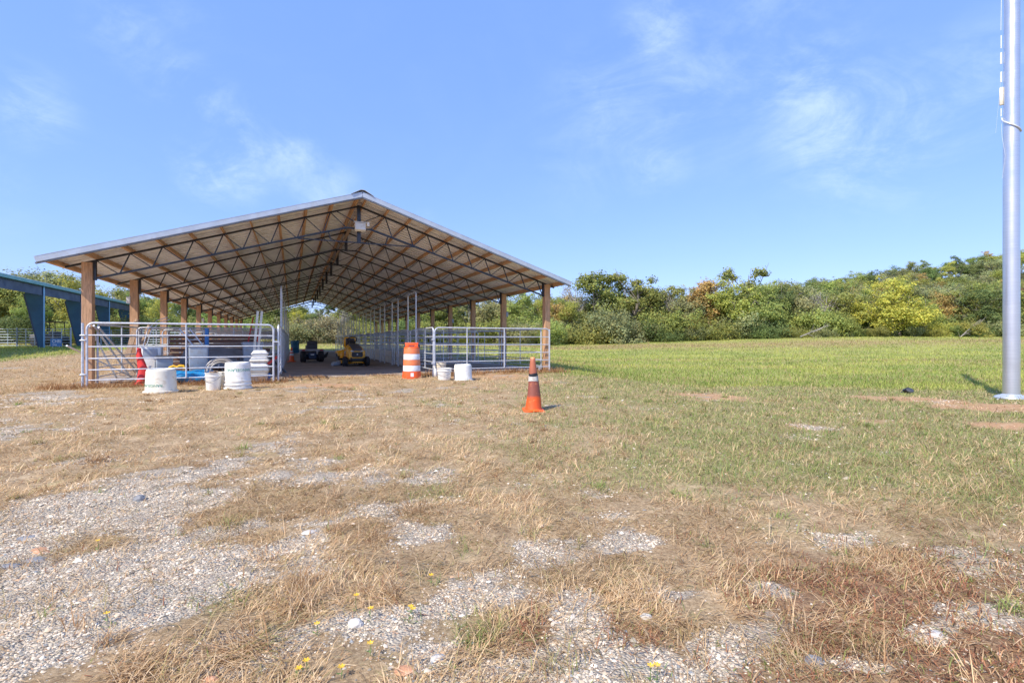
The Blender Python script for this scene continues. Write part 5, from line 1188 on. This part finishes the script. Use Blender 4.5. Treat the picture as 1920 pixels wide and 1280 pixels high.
for i in range(240):                      # weeds against the gates and posts
    if i < 130: q = uv(random.uniform(-5.0, -.2), random.uniform(13.25, 13.9))
    elif i < 215: q = uv(random.uniform(3.5, 8.4), random.uniform(13.8, 14.7))
    else: q = uv(random.uniform(-.2, 3.8), random.uniform(14.5, 15.2))
    tuft(q.x, q.y, 40, random.uniform(.12, .34) if i < 215 else .12, .1, 1.35, [(.40, .22, .10), (.50, .31, .16), (.30, .16, .08)], r=.12)
X_ = np.concatenate([t[0] for t in T]); Y_ = np.concatenate([t[1] for t in T]); L_ = np.concatenate([t[2] for t in T]); t_ = np.concatenate([t[3] for t in T]); a_ = np.concatenate([t[4] for t in T]); c_ = np.vstack([t[5] for t in T])
blades('grass_tufts', X_, Y_, L_, rng.uniform(.0018, .0035, len(X_))*np.clip(Y_/2.5, 1, 9)**.7, t_, a_, c_, .7)
# gravel chips
x, y = sample(520000, 1.0, 9, 1.5, 1.25); g_, gn, rd, so_, lu = fields(x, y)
keep = rng.random(len(x)) < (g_**1.15)*S(fbm(x, y, 4, 7), .30, .58)*.98+.012; x, y = x[keep], y[keep]; n = len(x)
r_ = (rng.gamma(1.5, .0015, n)+.0018)*np.clip(y/2.0, 1, 5)**.6
base = np.array([[1, 0, 0], [.2, .9, 0], [-.9, .45, 0], [-.55, -.75, 0], [.45, -.85, 0], [0, 0, 1.]])
dirs = base[None]*rng.uniform(.65, 1.25, (n, 6, 1)); dirs[:, 5, :2] += rng.uniform(-.4, .4, (n, 2)); dirs[:, :5, 2] += rng.uniform(-.35, .3, (n, 5))
a = rng.uniform(0, 6.28, n); ca, sa = np.cos(a), np.sin(a); el = rng.uniform(.6, 1.0, n)
vx = dirs[..., 0]; vy = dirs[..., 1]*el[:, None]; vz = dirs[..., 2]*rng.uniform(.35, .7, n)[:, None]
V = np.stack([vx*ca[:, None]-vy*sa[:, None], vx*sa[:, None]+vy*ca[:, None], vz], 2)*r_[:, None, None]+np.stack([x, y, gz(x, y)+.15*r_], 1)[:, None, :]
k_ = np.arange(n)*6; fcs = np.stack([np.stack([k_+i, k_+(i+1) % 5, k_+5], 1) for i in range(5)], 1).reshape(-1)
tot = np.full(n*5, 3); st = np.arange(n*5)*3
cc = pick([(.54, .46, .36), (.40, .35, .27), (.68, .60, .47), (.24, .25, .25), (.50, .33, .20), (.24, .20, .16), (.57, .46, .33)], n, [.29, .2, .16, .05, .05, .12, .13])*1.12
npmesh('gravel', V.reshape(-1, 3), fcs, st, tot, M['gravel_bit'], {'tint': np.repeat(np.concatenate([cc, np.ones((n, 1))], 1), 6, 0)}, 'stuff')
print('gravel', n)

# larger single stones
def stone(px, py, rx, ry, rz_, m, label, seed):
    g = random.Random(seed); b = MB(); secs = []; n = 11
    for (k1, z_) in ((.75, -.3), (1.0, 0), (.92, .45), (.6, .85), (.2, 1.0)):
        secs.append([(rx*k1*math.cos(6.283*q/n)*(1+g.uniform(-.16, .16)), ry*k1*math.sin(6.283*q/n)*(1+g.uniform(-.16, .16)), rz_*(z_+g.uniform(-.08, .08))) for q in range(n)])
    b.loft(secs); o = b.build('stone', m, smooth=False); q = spot(px, py); o.location = (q.x, q.y, gzf(q.x, q.y)); o.rotation_euler.z = g.uniform(-.5, .5); tag(o, label, 'stone', 'single larger stones')
for i, a_ in enumerate(((667, 1172, .030, .022, .022, 'stone_w', 'bluish white lump of stone on the gravel near yellow flowers'), (760, 1252, .034, .024, .010, 'stone_o', 'flat orange and white stone near the bottom centre'),
          (262, 934, .036, .03, .035, 'stone_b', 'dark stone alone on the upper gravel'), (68, 1046, .05, .035, .010, 'stone_b', 'flat blue-grey slate piece at the left edge'), (75, 1030, .06, .03, .008, 'stone_o', 'flat rusty slate piece at the left edge'),
          (52, 1003, .05, .03, .010, 'stone_b', 'thin blue slate piece above the rusty one'), (395, 1275, .028, .02, .016, 'stone_o', 'small brown stone at the bottom edge'), (1525, 1240, .04, .026, .022, 'stone_b', 'dark grey stone among red weeds at lower right'),
          (1755, 1190, .03, .02, .012, 'stone_w', 'pale flat stone among red weeds at lower right'), (820, 1232, .028, .02, .014, 'stone_w', 'small white stone right of the flat orange stone'), (580, 1000, .04, .025, .014, 'stone_w', 'white flat stone beside dry tufts left of centre'),
          (1212, 1148, .026, .018, .016, 'stone_w', 'small pale stone on the right gravel streak'), (20, 1060, .05, .03, .012, 'stone_b', 'grey slate piece touching the left frame edge'))):
    stone(*a_[:5], M[a_[5]], a_[6], i)
# small yellow flowers
FL = [(183, 1035, 'above the gravel at the left'), (200, 1172, 'by the green weeds at lower left'), (594, 1193, 'left of the white stone'), (560, 1270, 'at the bottom edge below dry tufts'), (574, 1262, 'next to the bottom-edge flower'),
      (695, 1165, 'just right of the white stone'), (770, 1155, 'in the pair right of the white stone'), (774, 1162, 'lower one of the pair right of the white stone'), (808, 1100, 'at the edge of the straw tufts'), (694, 1230, 'left of the flat orange stone'),
      (1220, 1272, 'at the bottom right of centre'), (1232, 1276, 'beside the bottom right flower'), (668, 1148, 'above the white stone'), (640, 1268, 'at the bottom edge left of centre')]
for i, (px, py, lab) in enumerate(FL):
    q = spot(px, py); q.z = gzf(q.x, q.y); hgt = random.uniform(.03, .06)
    t = thing('yellow_flower', 'tiny yellow flower '+lab, 'flower', q, random.uniform(0, 6), 'yellow flowers on the gravel')
    b = MB(); b.tube([(0, 0, 0), (.004, 0, hgt*.6), (0, 0, hgt)], .0012, 4)
    for k2 in range(3): b.add([(0, 0, hgt*.25*k2), (.018*math.cos(k2*2.1), .018*math.sin(k2*2.1), hgt*.25*k2+.008), (.012*math.cos(k2*2.1+.5), .012*math.sin(k2*2.1+.5), hgt*.25*k2+.002)], [(0, 1, 2)])
    b.build('stem', M['stem'], t)
    b = MB()
    for k2 in range(6):
        a = k2*1.047; b.add([(0, 0, hgt), (.009*math.cos(a-.35), .009*math.sin(a-.35), hgt+.004), (.013*math.cos(a), .013*math.sin(a), hgt+.005), (.009*math.cos(a+.35), .009*math.sin(a+.35), hgt+.004)], [(0, 1, 2, 3)])
    b.build('petals', M['petal'], t)
# drop unused prototypes
for key, pr_ in PROTO.items():
    if key not in used_proto:
        for o in pr_: bpy.data.objects.remove(o)
SC.cycles.max_bounces = 8; SC.cycles.diffuse_bounces = 6; SC.cycles.glossy_bounces = 3; SC.cycles.transmission_bounces = 3; SC.cycles.transparent_max_bounces = 6
SC.cycles.use_adaptive_sampling = True
